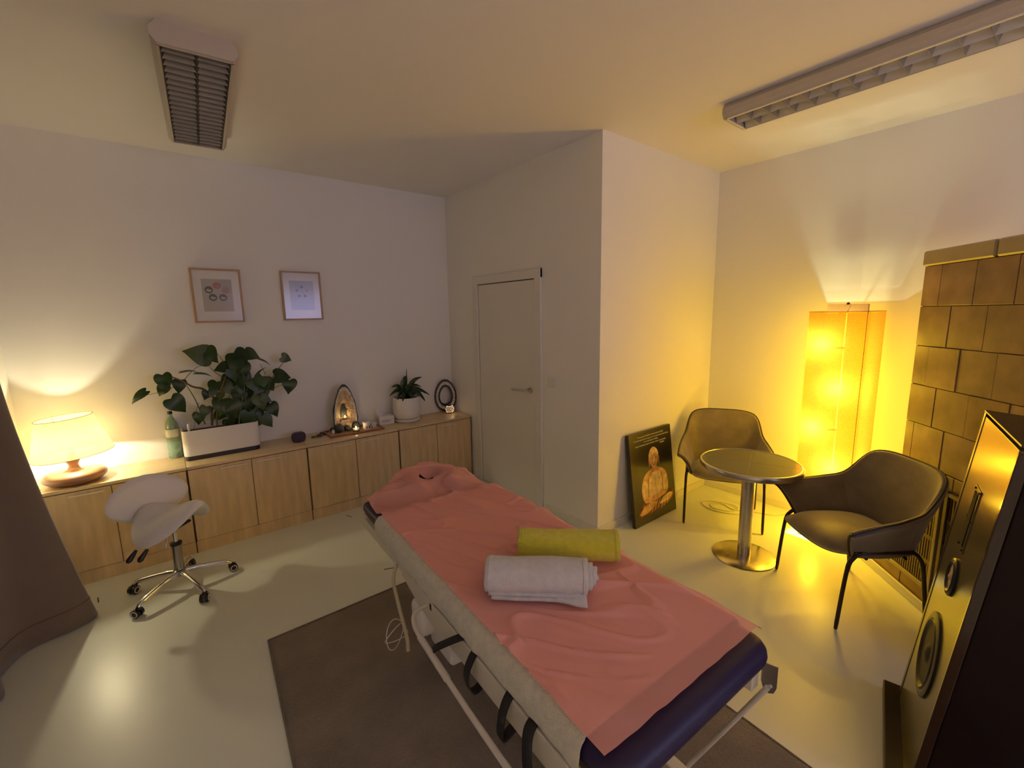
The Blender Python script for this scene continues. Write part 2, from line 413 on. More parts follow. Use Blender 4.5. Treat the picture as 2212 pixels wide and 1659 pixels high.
# door
d1 = thing('door_1', 'white flush door with a steel lever handle', 'door', (XB, 0, 0)); d1['kind'] = 'structure'
obj('door_leaf', MB().rbox(-.008, 0.002, 2.771, 3.597, .006, 1.966, .002), DOORM, d1)
obj('door_gap', MB().box(-.003, .001, 2.764, 3.604, .0, 1.973), DARKGAP, d1)
obj('door_frame', MB().rbox(-.022, 0, 2.687, 2.764, 0, 2.05, .003).rbox(-.022, 0, 3.604, 3.68, 0, 2.05, .003).rbox(-.0221, 0, 2.687, 3.68, 1.973, 2.05, .003), DOORM, d1)
hd = obj('door_handle', MB().tube(smooth_pts([(-.008, 2.84, 1.035), (-.05, 2.84, 1.035), (-.058, 2.86, 1.036), (-.058, 3.03, 1.03)], 5), .009, 10), STEEL, d1, True)
obj('rosette', MB().cyl((-.008, 2.84, 1.035), (-.017, 2.84, 1.035), .026, 24), STEEL, hd, True, 30)
obj('key_rosette', MB().cyl((-.008, 2.842, .96), (-.012, 2.842, .96), .014, 20), DOORM, d1, True, 30)
sw = thing('light_switch', 'white square light switch on the wall right of the door', 'switch', (XB, 2.58, 1.135))
obj('plate', MB().rbox(-.010, 0, -.042, .042, -.042, .042, .003), DOORM, sw)
obj('rocker', MB().rbox(-.015, -.009, -.029, .029, -.029, .029, .003), DOORM, sw)

# ================================================================== CABINETS
CF, CZ = 3.79, 0.655
HANDLE = mat('satin_handle', (.72, .66, .52), .4, .3)
names = ['birch cabinet under the lit table lamp, beside the curtain', 'birch cabinet under the white planter', 'birch cabinet under the red-brown tray and geode', 'birch cabinet at the far end under the agate ring']
for i in range(4):
    x0 = -.768 + .8 * i
    c = thing('cabinet', names[i], 'cabinet', (x0, CF, 0), group='row of low birch cabinets')
    w_ = .796
    obj('body', MB().box(.004, w_ - .0, .02, YA - CF - .004, .09, CZ - .022).box(.0041, w_ - .0001, .012, YA - CF - .01, 0.0, .088), BIRCH, c)
    obj('plinth', MB().box(.002, w_ + .002, .006, .014, 0.0, .088), BIRCH, c)
    obj('cabinet_top', MB().rbox(.001, w_ + .003, -.006, YA - CF - .002, CZ - .020, CZ, .0015), BIRCHTOP, c)
    for k in range(2):
        a = .006 + k * .396; b = a + .391
        dr = obj('door', MB().rbox(a, b, 0, .018, .092, CZ - .028, .0012), BIRCH, c)
        # bar handle
        hx0, hx1 = (b - .20, b - .03) if k == 0 else (a + .03, a + .20)
        hb = MB().rbox(hx0, hx1, -.020, -.013, CZ - .056, CZ - .046, .002)
        hb.box(hx0 + .02, hx0 + .028, -.014, .001, CZ - .054, CZ - .048).box(hx1 - .028, hx1 - .02, -.014, .001, CZ - .054, CZ - .048)
        obj('handle', hb, HANDLE, dr)
    obj('side_gap', MB().box(w_ - .0005, w_ + .0035, .004, .3, .0, CZ - .024), DARKGAP, c)

# ================================================================== TABLE LAMP
TL = (-.545, 3.945, CZ)
tl = thing('table_lamp', 'table lamp with cream cone shade on a wide round wooden base', 'lamp', TL)
obj('base', MB().lathe([(.02, .004), (.10, .002), (.135, .012), (.157, .032), (.16, .044), (.153, .060), (.135, .072), (.11, .077), (.05, .079), (.036, .083), (.027, .098), (.024, .118), (.034, .140), (.038, .150), (.02, .152)], 56), WOODLAMP, tl, True, 60)
sh = obj('lamp_shade', MB().lathe([(.20, 0), (.138, .245)], 64, cap=False), SHADETABLE, tl, True)
sh.location = (.012, 0, .185); sh.rotation_euler = (0, R(-4.5), 0)
for r_, z_ in ((.20, 0), (.138, .245)): obj('shade_rim', MB().tube([(r_ * cos(a * pi / 32), r_ * sin(a * pi / 32), z_) for a in range(64)], .0018, 6, True), SHADERIM, sh, True)
hz = MB()
for k in range(3):
    a = 2 * pi * k / 3; hz.tube([(0, 0, .17), (.146 * cos(a), .146 * sin(a), .215)], .0015, 5)
obj('shade_carrier', hz, STEEL, sh)
obj('socket', MB().cyl((0, 0, .148), (0, 0, .20), .017, 16).cyl((.008, 0, .20), (.01, 0, .36), .002, 6), BLACKPL, tl, True, 30)
obj('bulb', MB().sphere((0, 0, .245), .028, 16, (1, 1, 1.25)), BULB2, tl, True)
point_light('lamp_bulb', (0, 0, .245), TABLE_BULB, (1.0, 0.88, 0.56), 0.02, tl)
cb = obj('power_cord', MB().tube(smooth_pts([(-.69, 3.85, CZ + .012), (-.70, 3.80, CZ + .012), (-.705, 3.777, CZ - .01), (-.70, 3.776, .45), (-.69, 3.777, .2)], 6), .0028, 6), WHITEPL, None, True)
tag(cb, 'thin white cord hanging over the cabinet edge by the table lamp', 'cord')

# ================================================================== PICTURES
def picture(name, x0, x1, z0, z1, prm, label, dots):
    t = thing(name, label, 'picture', ((x0 + x1) / 2, YA, (z0 + z1) / 2), group='two framed prints on the back wall')
    hw, hh = (x1 - x0) / 2, (z1 - z0) / 2; fw, dp = .013, .028
    f = MB().rbox(-hw, -hw + fw, -dp, 0, -hh, hh, .001).rbox(hw - fw, hw, -dp, 0, -hh, hh, .001).rbox(-hw + fw, hw - fw, -dp, 0, hh - fw, hh, .001).rbox(-hw + fw, hw - fw, -dp, 0, -hh, -hh + fw, .001)
    obj('picture_frame', f, OAK, t)
    obj('mount', MB().box(-hw + fw, hw - fw, -.016, -.004, -hh + fw, hh - fw), MATB, t)
    pr = obj('print', MB().box(-hw * .60, hw * .60, -.018, -.0155, -hh * .58, hh * .62), prm, t)
    for (x, z, r, cs) in dots:
        mb = MB().cyl((x, -.0178, z), (x, -.0186, z), r, 24)
        dd = obj('printed_disc', mb, cs[0], pr)
        if len(cs) > 1:
            q = MB().prism([(x - r * .7, z - r * .1), (x - r * .2, z - r * .55), (x + r * .5, z - r * .5), (x + r * .7, z + r * .05), (x + r * .15, z + r * .1), (x - r * .2, z + r * .35)], .0, .0006, Matrix.Translation((0, -.0186, 0)) @ Matrix.Rotation(R(90), 4, 'X'))
            obj('printed_motif', q, cs[1], pr)
    g = obj('picture_glass', MB().box(-hw + fw, hw - fw, -.0225, -.0205, -hh + fw, hh - fw), GLASSP, t)
    return t
GLASSP = thin_glass('picture_glass', .16)
PB, PD, PR, PP, PW, PG = mat('print_black', (.03, .028, .022), .8), mat('print_dark', (.08, .07, .06), .8), mat('print_red', (.40, .09, .07), .8), mat('print_rose', (.34, .22, .19), .8), mat('print_pale', (.42, .38, .33), .8), mat('print_slate', (.11, .11, .16), .8)
picture('framed_print', .213, .541, 1.663, 2.074, PRINT1, 'left framed print of five round motifs, nearer the table lamp', [(0, .078, .026, (PR, PP)), (-.055, .045, .027, (PB, PW)), (.055, .045, .027, (PP,)), (-.033, -.012, .027, (PB, PW)), (.033, -.012, .027, (PD, PW))])
picture('framed_print', .830, 1.147, 1.670, 2.080, PRINT2, 'right framed print of a ring of small dots, reflecting bluish light', [(0, .075, .012, (PG,)), (-.04, .045, .012, (PG,)), (.042, .046, .012, (PP,)), (-.024, .0, .012, (PG,)), (.024, .0, .012, (PG,)), (.002, .034, .005, (PB,))])

# ================================================================== PLANTER WITH CLIMBER
plx, ply = .280, 4.022
pl = thing('potted_climber', 'leafy heart-leaved plant in a long white planter with black base', 'plant', (plx, ply, CZ))
def rrect(hx, hy, r, n=6):
    P = []
    for cx_, cy_, a0 in ((hx - r, hy - r, 0), (-hx + r, hy - r, 90), (-hx + r, -hy + r, 180), (hx - r, -hy + r, 270)):
        for k in range(n + 1):
            a = R(a0 + 90 * k / n); P.append((cx_ + r * cos(a), cy_ + r * sin(a)))
    return P
PZ = .225
def shell(mb, hx, hy, r, z0, z1, th):
    o_ = rrect(hx, hy, r); i_ = rrect(hx - th, hy - th, max(r - th, .004)); n = len(o_)
    vs = [(x, y, z0) for x, y in o_] + [(x, y, z1) for x, y in o_] + [(x, y, z1) for x, y in i_] + [(x, y, z0) for x, y in i_]
    fs = []
    for k in range(n):
        q = (k + 1) % n
        fs += [(k, q, q + n, k + n), (k + n, q + n, q + 2 * n, k + 2 * n), (k + 2 * n, q + 2 * n, q + 3 * n, k + 3 * n), (k + 3 * n, q + 3 * n, q, k)]
    return mb.add(vs, fs)
obj('pot', shell(MB(), .248, .088, .04, .035, PZ, .008), WHITEPL, pl, True, 50)
obj('pot_base', MB().prism(rrect(.244, .084, .038), 0, .036), BLACKPL, pl, True, 50)
obj('soil', MB().prism(rrect(.236, .076, .03), .1, PZ - .02), SOIL, pl)
obj('water_gauge', MB().cyl((-.20, -.05, PZ - .03), (-.20, -.05, PZ + .05), .008, 12), WHITEPL, pl, True, 40)
def heart(L, cup=.12, fold=.25, seed=0):
    """heart leaf: base at the origin, tip along +x, ridge fold"""
    prof = [(-.10, .16), (-.13, .27), (-.08, .38), (.05, .46), (.2, .475), (.38, .43), (.55, .33), (.7, .22), (.85, .10), (1.0, .0)]
    mid = [0, -.0, .0, .05, .2, .38, .55, .7, .85, 1.0]
    vs = []; fs = []
    for sgn in (1, -1):
        k = len(vs)
        for (x, y), mx in zip(prof, mid):
            for t in (0, .5, 1):
                X = lerp(mx, x, t); Y = y * t
                Z = -cup * (X - .3) ** 2 * 1.4 + fold * Y * .55 - .35 * Y * Y
                vs.append((X * L, sgn * Y * L, Z * L))
        n = len(prof)
        for i in range(n - 1):
            for t in range(2):
                a = k + i * 3 + t; fs.append((a, a + 1, a + 4, a + 3))
    return MB().add(vs, fs)
hearts = []
for i in range(4):
    hearts.append(heart(1.0, .1 + .12 * i, .15 + .12 * i).mesh('leaf', LEAFM[i % 3], True, 80))
hearts.append(heart(1.0, .3, .3).mesh('leaf', LEAFM[3], True, 80))
def place_leaf(par, me, p, d, nrm, size, wid=1.0):
    """p local position of the leaf base, d tip direction, nrm face normal"""
    d = Vector(d).normalized(); nrm = Vector(nrm); nrm = (nrm - d * nrm.dot(d)).normalized(); s_ = nrm.cross(d)
    mx = Matrix.Identity(4)
    for i in range(3):
        mx[i][0] = d[i] * size; mx[i][1] = s_[i] * size * wid; mx[i][2] = nrm[i] * size; mx[i][3] = p[i]
    o = bpy.data.objects.new('leaf', me); COL.objects.link(o); o.parent = par; o.matrix_local = mx
    return o
LF = [(0.199, 1.438, 0.226, 200), (0.268, 1.424, 0.16, 60), (-0.021, 1.252, 0.16, 80), (-0.041, 1.195, 0.122, 120), (0.059, 1.208, 0.132, 100), (-0.175, 1.164, 0.169, 140), (0.036, 1.077, 0.188, 55), (0.212, 1.129, 0.094, 110), (0.149, 0.958, 0.122, 100), (0.191, 1.003, 0.122, 110), (0.338, 1.321, 0.141, 170), (0.454, 1.374, 0.207, 60), (0.543, 1.404, 0.15, 30), (0.403, 1.357, 0.094, 190), (0.472, 1.288, 0.16, 90), (0.398, 1.263, 0.132, 80), (0.738, 1.219, 0.169, 10), (0.785, 1.129, 0.16, 100), (0.785, 1.359, 0.113, 25), (0.649, 0.95, 0.16, 70), (0.596, 0.863, 0.16, 60), (0.552, 0.909, 0.122, 150), (0.476, 0.855, 0.16, 80), (0.342, 0.878, 0.122, 75), (0.276, 1.173, 0.141, 110), (0.349, 1.164, 0.16, 60), (0.435, 1.186, 0.16, 100), (0.583, 1.081, 0.188, 90), (0.643, 1.151, 0.16, 60), (0.501, 1.114, 0.16, 100), (0.57, 1.198, 0.132, 120), (0.424, 1.075, 0.141, 95), (0.296, 1.034, 0.179, 110), (0.363, 1.003, 0.179, 80), (0.423, 0.973, 0.169, 100), (0.481, 0.997, 0.16, 70), (0.564, 1.029, 0.169, 80), (0.27, 0.944, 0.122, 140), (0.324, 0.967, 0.141, 60), (0.454, 0.914, 0.15, 110), (0.526, 0.979, 0.141, 50), (0.248, 1.145, 0.094, 120), (0.599, 1.046, 0.113, 30), (0.422, 1.324, 0.169, 100), (0.514, 0.86, 0.113, 30), (0.299, 1.107, 0.085, 100), (0.48, 1.223, 0.169, 60), (0.411, 1.125, 0.122, 130), (0.525, 1.165, 0.141, 70)]
rl = random.Random(3)
for i, (x, z, sz, ang) in enumerate(LF):
    sz *= .76; a = R(ang)
    dy = rl.uniform(-.05, .05) if i > 20 else rl.uniform(-.03, .03)
    d = Vector((cos(a), rl.uniform(-.35, .1), -sin(a)))
    c = Vector((x - plx, 4.0 + dy - ply, z - CZ))
    place_leaf(pl, hearts[rl.randrange(4)] if i % 9 else hearts[4], c - d.normalized() * sz * .42, d, (rl.uniform(-.5, .2), -1, rl.uniform(-.1, .6)), sz, .5 if i == 5 else rl.uniform(.9, 1.12))
for i in range(26):   # inner foliage behind
    a = R(rl.uniform(40, 140)); sz = rl.uniform(.08, .12)
    d = Vector((cos(a), rl.uniform(-.2, .3), -sin(a)))
    place_leaf(pl, hearts[rl.randrange(4)], Vector((rl.uniform(.05, .33), rl.uniform(.0, .07), rl.uniform(.24, .62))), d, (rl.uniform(-.6, .6), -1, rl.uniform(0, .8)), sz)
for (x, z, a) in ((0.163, 1.300, 10), (0.075, 1.316, -5), (0.545, 1.233, -50), (0.575, 1.38, 30)):
    place_leaf(pl, hearts[4], Vector((x - plx, -.03, z - CZ)), (cos(R(a)), -.3, -sin(R(a))), (.2, -.5, .9), .11, .3)
ST = [[[0.225, 0.888], [0.237, 1.001], [0.296, 1.118], [0.343, 1.238], [0.366, 1.298]], [[0.26, 1.097], [0.2, 1.171], [0.137, 1.199], [0.086, 1.245], [0.024, 1.286]], [[0.086, 1.245], [0.132, 1.3], [0.185, 1.345], [0.244, 1.35]], [[0.182, 0.906], [0.143, 1.097], [0.093, 1.234]], [[0.256, 0.883], [0.268, 1.017], [0.315, 1.137]], [[0.395, 0.86], [0.429, 1.026], [0.471, 1.182], [0.457, 1.311]], [[0.468, 0.86], [0.516, 0.97], [0.602, 1.079], [0.662, 1.204], [0.763, 1.339]], [[0.668, 1.16], [0.728, 1.17]], [[0.086, 1.245], [0.036, 1.211], [-0.075, 1.18], [-0.131, 1.173]], [[0.11, 0.88], [0.151, 1.055], [0.161, 1.074]], [[0.44, 0.86], [0.469, 1.118]], [[0.617, 1.242], [0.588, 1.331]], [[0.354, 1.351], [0.308, 1.446]], [[.237, 1.0], [.18, 1.02], [.15, 1.0]], [[.3, .86], [.34, 1.0], [.37, 1.15]], [[.343, 1.238], [.28, 1.3], [.22, 1.4]], [[.602, 1.08], [.7, 1.14], [.78, 1.15]]]
for k, s_ in enumerate(ST):
    th = .009 if k in (0, 1) else (.005 if k in (3, 4, 5, 6) else .0026)
    pts = smooth_pts([(x - plx, -.03 + .02 * sin(j + k), z - CZ) for j, (x, z) in enumerate(s_)], 5)
    obj('stem', MB().tube(pts, [lerp(th, th * .5, q / (len(pts) - 1)) for q in range(len(pts))], 7), STEMM if k in (0, 1, 4, 10) else LEAFM[3], pl, True)

# bottle
bt = thing('water_bottle', 'clear green plastic water bottle standing left of the planter', 'bottle', (-.018, 4.13, CZ))
PET = mat('green_pet', (0.55, 0.80, 0.62), 0.15, trans=0.75, spec=0.6)
obj('bottle_body', MB().lathe([(.030, .0), (.041, .008), (.041, .04), (.037, .055), (.041, .07), (.041, .10), (.037, .11), (.041, .125), (.041, .235), (.036, .265), (.022, .30), (.014, .322), (.013, .345)], 28), PET, bt, True, 60)
obj('bottle_label', MB().lathe([(.0418, .165), (.0418, .225)], 28, cap=False), mat('bottle_label', (.55, .56, .46), .5, var=.15, vscale=30), bt, True)
obj('bottle_cap', MB().lathe([(.015, .338), (.015, .358), (.013, .36)], 20), BLACKPL, bt, True, 40)

# smart speaker (round dark violet)
ec = thing('round_speaker', 'small dark violet fabric puck speaker on the cabinet', 'speaker', (.812, 3.96, CZ))
obj('fabric_body', MB().lathe([(.036, 0), (.050, .008), (.056, .03), (.056, .05), (.051, .066), (.040, .074)], 36), mat('violet_fabric', (.055, .035, .085), .8, bump=.6, bscale=300), ec, True, 60)
obj('top_plate', MB().lathe([(.040, .073), (.038, .076), (.003, .0765)], 36), mat('violet_plate', (.035, .024, .05), .45), ec, True, 60)
obj('base_ring', MB().lathe([(.036, 0), (.036, .004)], 30), BLACKPL, ec)

# tray
ty = thing('wooden_tray', 'flat tray with red-brown rim holding geode, candle and jars', 'tray', (1.288, 3.985, CZ), R(-2))
obj('tray_rim', MB().rbox(-.24, .24, -.125, -.110, 0, .014, .002).rbox(-.24, .24, .110, .125, 0, .014, .002).rbox(-.24, -.225, -.11, .11, 0, .014, .002).rbox(.225, .24, -.11, .11, 0, .014, .002), TRAYM, ty)
obj('tray_bottom', MB().box(-.226, .226, -.111, .111, 0, .006), TRAYIN, ty)
TZ = CZ + .006

# geode (cathedral)
gx, gy = 1.235, 4.03
ge = thing('geode', 'tall dark cathedral geode with glittering amber crystal hollow, candle lit', 'geode', (gx, gy, TZ + .0015), R(6))
GP = [(0, .105, .06), (.05, .112, .065), (.12, .113, .068), (.20, .106, .066), (.28, .090, .058), (.35, .066, .045), (.40, .040, .03), (.425, .012, .012)]
def gprof(z, k):
    for a, b in zip(GP, GP[1:]):
        if z <= b[0]: return lerp(a[k], b[k], (z - a[0]) / (b[0] - a[0]))
    return GP[-1][k]
def geode_out(u, v):
    z = v * .425; hx = gprof(z, 1); hy = gprof(z, 2)
    a = pi * u                    # back half only, front is cut open
    n_ = noise.noise(Vector((u * 4, v * 6, 2))) * .010
    return Vector(((hx + n_) * cos(a), (hy + n_) * sin(a) * 1.0, z))
obj('rind', MB().grid(geode_out, 24, 22), ROCK, ge, True, 80)
def geode_in(u, v):              # crystal hollow: from the rim inwards
    z0 = .425 * u
    return Vector((0, 0, 0))
def ring_pt(t, inset, depth):
    """closed outline of the cut face, t 0..1"""
    if t < .44: q = t / .44; z = q * .425; x = gprof(z, 1)
    elif t < .88: q = (t - .44) / .44; z = (1 - q) * .425; x = -gprof(z, 1)
    else: q = (t - .88) / .12; z = 0; x = lerp(-.105, .105, q)
    c = Vector((0, 0, .17)); p = Vector((x, 0, z))
    p = c + (p - c) * (1 - inset); p.y = depth
    return p
N = 72
def ring_mesh(a, b, jit=0.0, nr=5, seed=0):
    vs = []; fs = []
    for j in range(nr + 1):
        for i in range(N):
            t = i / N; k = j / nr
            p = ring_pt(t, lerp(a[0], b[0], k), lerp(a[1], b[1], k))
            nn = noise.noise(Vector((i * .9, j * 2.1, seed))) * jit
            vs.append(p + Vector((nn, nn * .5, noise.noise(Vector((i * 1.1, j, seed + 9))) * jit)))
    for j in range(nr):
        for i in range(N):
            fs.append((j * N + i, j * N + (i + 1) % N, (j + 1) * N + (i + 1) % N, (j + 1) * N + i))
    return MB().add(vs, fs)
obj('rind_edge', ring_mesh((0, 0), (.07, -.004), .002, 2, 1), ROCK, ge, True, 80)
obj('agate_rim', ring_mesh((.07, -.004), (.20, -.002), .003, 2, 2), AGATE, ge, True, 80)
cr = ring_mesh((.20, -.002), (.48, .012), .007, 4, 3)
obj('crystal_rim', cr, QUARTZ, ge)
obj('crystal_hollow', ring_mesh((.48, .012), (.70, .045), .012, 5, 4), QUARTZ, ge)
obj('hollow_back', MB().prism([(-.05, .07), (.05, .07), (.042, .16), (.025, .25), (-.02, .26), (-.042, .17)], 0, .002, Matrix.Translation((0, .046, 0)) @ Matrix.Rotation(R(90), 4, 'X')), ROCK, ge)
obj('crystal_ledge', MB().prism([(-.045, -.0), (.045, -.0), (.05, .05), (-.05, .05)], .082, .098), QUARTZ, ge)
foot = MB()
for sx, r_ in ((-.075, .045), (.085, .04), (.0, .03)):
    bm = bmesh.new(); bmesh.ops.create_icosphere(bm, subdivisions=2, radius=r_)
    for p in bm.verts: p.co *= 1 + noise.noise(p.co * 30 + Vector((sx, 0, 0))) * .25
    for p in bm.verts: p.co.z = max(p.co.z, -r_ * .7)
    foot.frombm(bm, Matrix.Translation((sx, -.018, r_ * .7)))
obj('rock_foot', foot, ROCK, ge)

# tealight in front of the geode and one glowing inside
GLASSC = mat('candle_glass', (.85, .8, .7), .05, trans=.9)
def tealight(name, loc, label, power, star=False):
    t = thing(name, label, 'candle', loc)
    obj('glass_cup', MB().lathe([(.018, .002), (.026, .0), (.029, .012), (.031, .032), (.029, .032), (.027, .013), (.022, .005), (.001, .005)], 24, cap=False), GLASSC, t, True, 60)
    obj('wax', MB().cyl((0, 0, .006), (0, 0, .020), .022, 20), WHITEPL, t)
    obj('flame', MB().lathe([(.001, .022), (.006, .028), (.007, .034), (.004, .044), (.0005, .052)], 12), FLAME, t, True)
    point_light('candle_light', (0, 0, .045), power, (1.0, .68, .30), .006, t)
    return t
tealight('tealight', (1.285, 3.925, TZ), 'burning glass tealight in front of the tall geode', CANDLE)
t_ = tealight('tealight', (1.232, 4.044, TZ + .1035), 'small candle glowing inside the geode hollow', CANDLE * .7); t_.scale = (.5, .5, .7)

jar = thing('cosmetic_jar', 'larger white round jar with printed marks on the tray', 'jar', (1.395, 3.955, TZ))
obj('jar_body', MB().lathe([(.030, 0), (.034, .003), (.034, .048), (.033, .050)], 28), WHITEPL, jar, True, 40)
obj('jar_lid', MB().lathe([(.036, .050), (.0365, .052), (.0365, .066), (.034, .069)], 28), WHITEPL, jar, True, 40)
obj('jar_print', MB().box(-.018, -.004, -.0352, -.030, .014, .022).box(-.018, -.006, -.0352, -.030, .028, .033).box(.008, .018, -.0352, -.027, .012, .034), PD, jar)
jar2 = thing('cosmetic_jar', 'smaller white jar right of the larger jar on the tray', 'jar', (1.475, 3.985, TZ))
obj('jar_body', MB().lathe([(.022, 0), (.025, .003), (.025, .028)], 24), WHITEPL, jar2, True, 40)
obj('jar_lid', MB().lathe([(.027, .028), (.027, .040), (.025, .042)], 24), WHITEPL, jar2, True, 40)
sb = thing('small_bottle', 'tiny white bottle at the left end of the tray', 'bottle', (1.105, 4.0, TZ))
obj('bottle_body', MB().rbox(-.011, .011, -.011, .011, 0, .03, .003), WHITEPL, sb)
obj('bottle_cap', MB().cyl((0, 0, .03), (0, 0, .04), .007, 12), PRINT1, sb)
st_ = MB(); bm = bmesh.new(); bmesh.ops.create_icosphere(bm, subdivisions=2, radius=.022)
for p in bm.verts: p.co = p.co * (1 + noise.noise(p.co * 40) * .2); p.co.z *= .8
st_.frombm(bm, Matrix.Translation((0, 0, .017)))
o = obj('polished_stone', st_, mat('dark_red_stone', (.035, .012, .014), .25), None, True, 80); o.location = (1.125, 4.085, TZ); tag(o, 'dark red polished stone behind the left end of the tray', 'stone')
# bead bracelets
beadm = mat('dark_wood_bead', (.045, .022, .015), .3)
for k, (x, y, r, lb) in enumerate(((.965, 4.0, .034, 'leftmost loop of small dark beads beside the tray'), (1.015, 4.03, .036, 'middle loop of dark beads overlapping the tray corner'), (1.05, 4.085, .030, 'rear loop of dark beads next to the dark stone'))):
    b_o = MB()
    nb = 22
    for i in range(nb):
        a = 2 * pi * i / nb; b_o.sphere((r * cos(a) * 1.15, r * sin(a) * .8, .0055), .0052, 8)
    o = obj('bead_bracelet', b_o, beadm, None, True); o.location = (x, y, CZ); tag(o, lb, 'bracelet', 'dark bead bracelets by the tray')

# tissue box
tb = thing('tissue_box', 'white tissue box with a tissue sticking out, left of the plant pot', 'box', (1.618, 4.07, CZ), R(-2))
obj('carton', MB().rbox(-.074, .074, -.055, .055, 0, .078, .002), WHITEPL, tb)
obj('carton_print', MB().box(-.0745, -.0735, -.03, .03, .02, .055).box(-.05, .03, -.0556, -.0545, .024, .045), mat('pale_print', (.55, .52, .5), .6), tb)
def tis(u, v):
    a = (u - .5) * 2
    return Vector((-.035 + a * .035 * (1 - .45 * v) - .03 * v, .010 * sin(u * 9) * (1 - v * .3), .077 + v * .085 * (1 - .35 * abs(a)) + .004 * sin(u * 14)))
solid(obj('tissue', MB().grid(tis, 14, 10), mat('tissue_paper', (.8, .78, .75), .9), tb, True, 80), .001)

# pot plant
pp = thing('potted_plant', 'small spiky-leaved plant in a round white ribbed pot', 'plant', (1.835, 4.03, CZ))
obj('pot', MB().lathe([(.085, .028), (.116, .032), (.130, .05), (.136, .09), (.138, .13), (.134, .19), (.127, .242), (.120, .242), (.126, .19), (.126, .10), (.02, .06)], 48, cap=False), WHITEPL, pp, True, 60)
obj('saucer', MB().lathe([(.09, 0), (.118, .003), (.128, .02), (.122, .03), (.05, .03)], 48), WHITEPL, pp, True, 50)
obj('soil', MB().cyl((0, 0, .12), (0, 0, .222), .118, 32), SOIL, pp)
def blade_leaf(pts, wmax, nrm=(0, -1, .3)):
    P = smooth_pts(pts, 5); n = len(P) - 1; vs = []; fs = []
    for i, p in enumerate(P):
        t = i / n; wd = wmax * (sin(pi * min(1, t * .9 + .07)) ** .8) * (1 - .55 * t ** 3)
        if i == n: wd = .0005
        tg = (P[min(i + 1, n)] - P[max(i - 1, 0)]).normalized(); s_ = tg.cross(Vector(nrm))
        s_ = s_.normalized() if s_.length > 1e-3 else Vector((1, 0, 0)); up = s_.cross(tg)
        wav = .15 * wd * sin(t * 22)
        vs += [p - s_ * wd + up * (wd * .35 + wav), p, p + s_ * wd + up * (wd * .35 - wav)]
    for i in range(n):
        a = i * 3; fs += [(a, a + 1, a + 4, a + 3), (a + 1, a + 2, a + 5, a + 4)]
    return MB().add(vs, fs)
PLV = [((0, 0, .22), (-.03, 0, .34), (-.01, 0, .42), (.0, -.01, .455), .030), ((0, 0, .22), (.04, 0, .33), (.09, -.01, .40), (.17, -.02, .425), .026), ((0, 0, .22), (.02, .02, .36), (.03, .03, .45), (.035, .03, .52), .007),
       ((0, 0, .22), (-.06, 0, .31), (-.12, -.02, .315), (-.185, -.03, .275), .022), ((0, 0, .22), (-.05, .02, .33), (-.09, .02, .36), (-.14, .02, .35), .020), ((0, 0, .22), (.07, 0, .31), (.13, -.02, .31), (.20, -.02, .25), .017),
       ((0, 0, .22), (.08, -.02, .30), (.15, -.04, .29), (.235, -.05, .235), .020), ((.02, 0, .22), (.07, -.03, .28), (.12, -.06, .255), (.165, -.08, .185), .026), ((0, 0, .22), (.07, .02, .33), (.13, .04, .34), (.20, .05, .31), .014),
       ((0, 0, .22), (-.04, -.05, .29), (-.07, -.09, .27), (-.09, -.11, .22), .024), ((0, 0, .22), (-.05, -.03, .30), (-.10, -.06, .28), (-.125, -.07, .23), .018), ((0, 0, .22), (.0, -.05, .28), (.02, -.09, .26), (.03, -.12, .20), .024),
       ((0, 0, .22), (.01, -.02, .30), (.02, -.03, .35), (.05, -.05, .36), .028), ((0, 0, .22), (-.02, -.02, .28), (-.05, -.03, .32), (-.04, -.05, .34), .026), ((0, 0, .22), (.05, .03, .33), (.10, .05, .37), (.155, .06, .385), .014)]
for q in PLV:
    solid(obj('leaf', blade_leaf(q[:4], q[4]), LEAFM[2], pp, True, 80), .0008)

# agate ring and glowing candle ball
ag = thing('agate_ring', 'hollow dark agate slice standing upright beside the wall corner', 'geode', (2.335, 4.13, CZ), R(-18))
def agr(t, k):
    a = 2 * pi * t + pi / 2
    x = .118 * cos(a) * (1 - .12 * sin(a)); z = .175 * sin(a)
    return Vector((x * k, 0, z * (k * 1.0) + .178))
def ringband(k0, k1, y0, y1, seed):
    vs = []; fs = []; n = 64
    for (k, y) in ((k0, y0), (k1, y0), (k1, y1), (k0, y1)):
        for i in range(n):
            p = agr(i / n, k * (1 + .03 * noise.noise(Vector((i * .6 * 1.0, k * 5, seed))))); p.y = y; p.z = max(p.z, .002); vs.append(p)
    for j in range(4):
        for i in range(n): fs.append((j * n + i, j * n + (i + 1) % n, ((j + 1) % 4) * n + (i + 1) % n, ((j + 1) % 4) * n + i))
    return MB().add(vs, fs)
obj('outer_rind', ringband(1.0, .87, -.012, .012, 1), AGATED, ag)
obj('pale_band', ringband(.87, .68, -.010, .010, 2), AGATE, ag)
obj('inner_crystals', ringband(.68, .53, -.013, .013, 3), AGATED, ag)
bl = thing('candle_ball', 'small pierced round candle holder glowing in front of the agate ring', 'candle holder', (2.315, 4.02, CZ))
ballm = mat('copper_ball', (.16, .06, .03), .3, .7)
obj('ball_shell', MB().sphere((0, 0, .048), .046, 24).cyl((0, 0, 0), (0, 0, .006), .022, 20), ballm, bl, True)
pm = MB().cyl((0, 0, 0), (.0012, 0, 0), .0030, 8).mesh('pierced_hole', emis('glow_hole', (1.0, .72, .42), 3.5))
i = 0
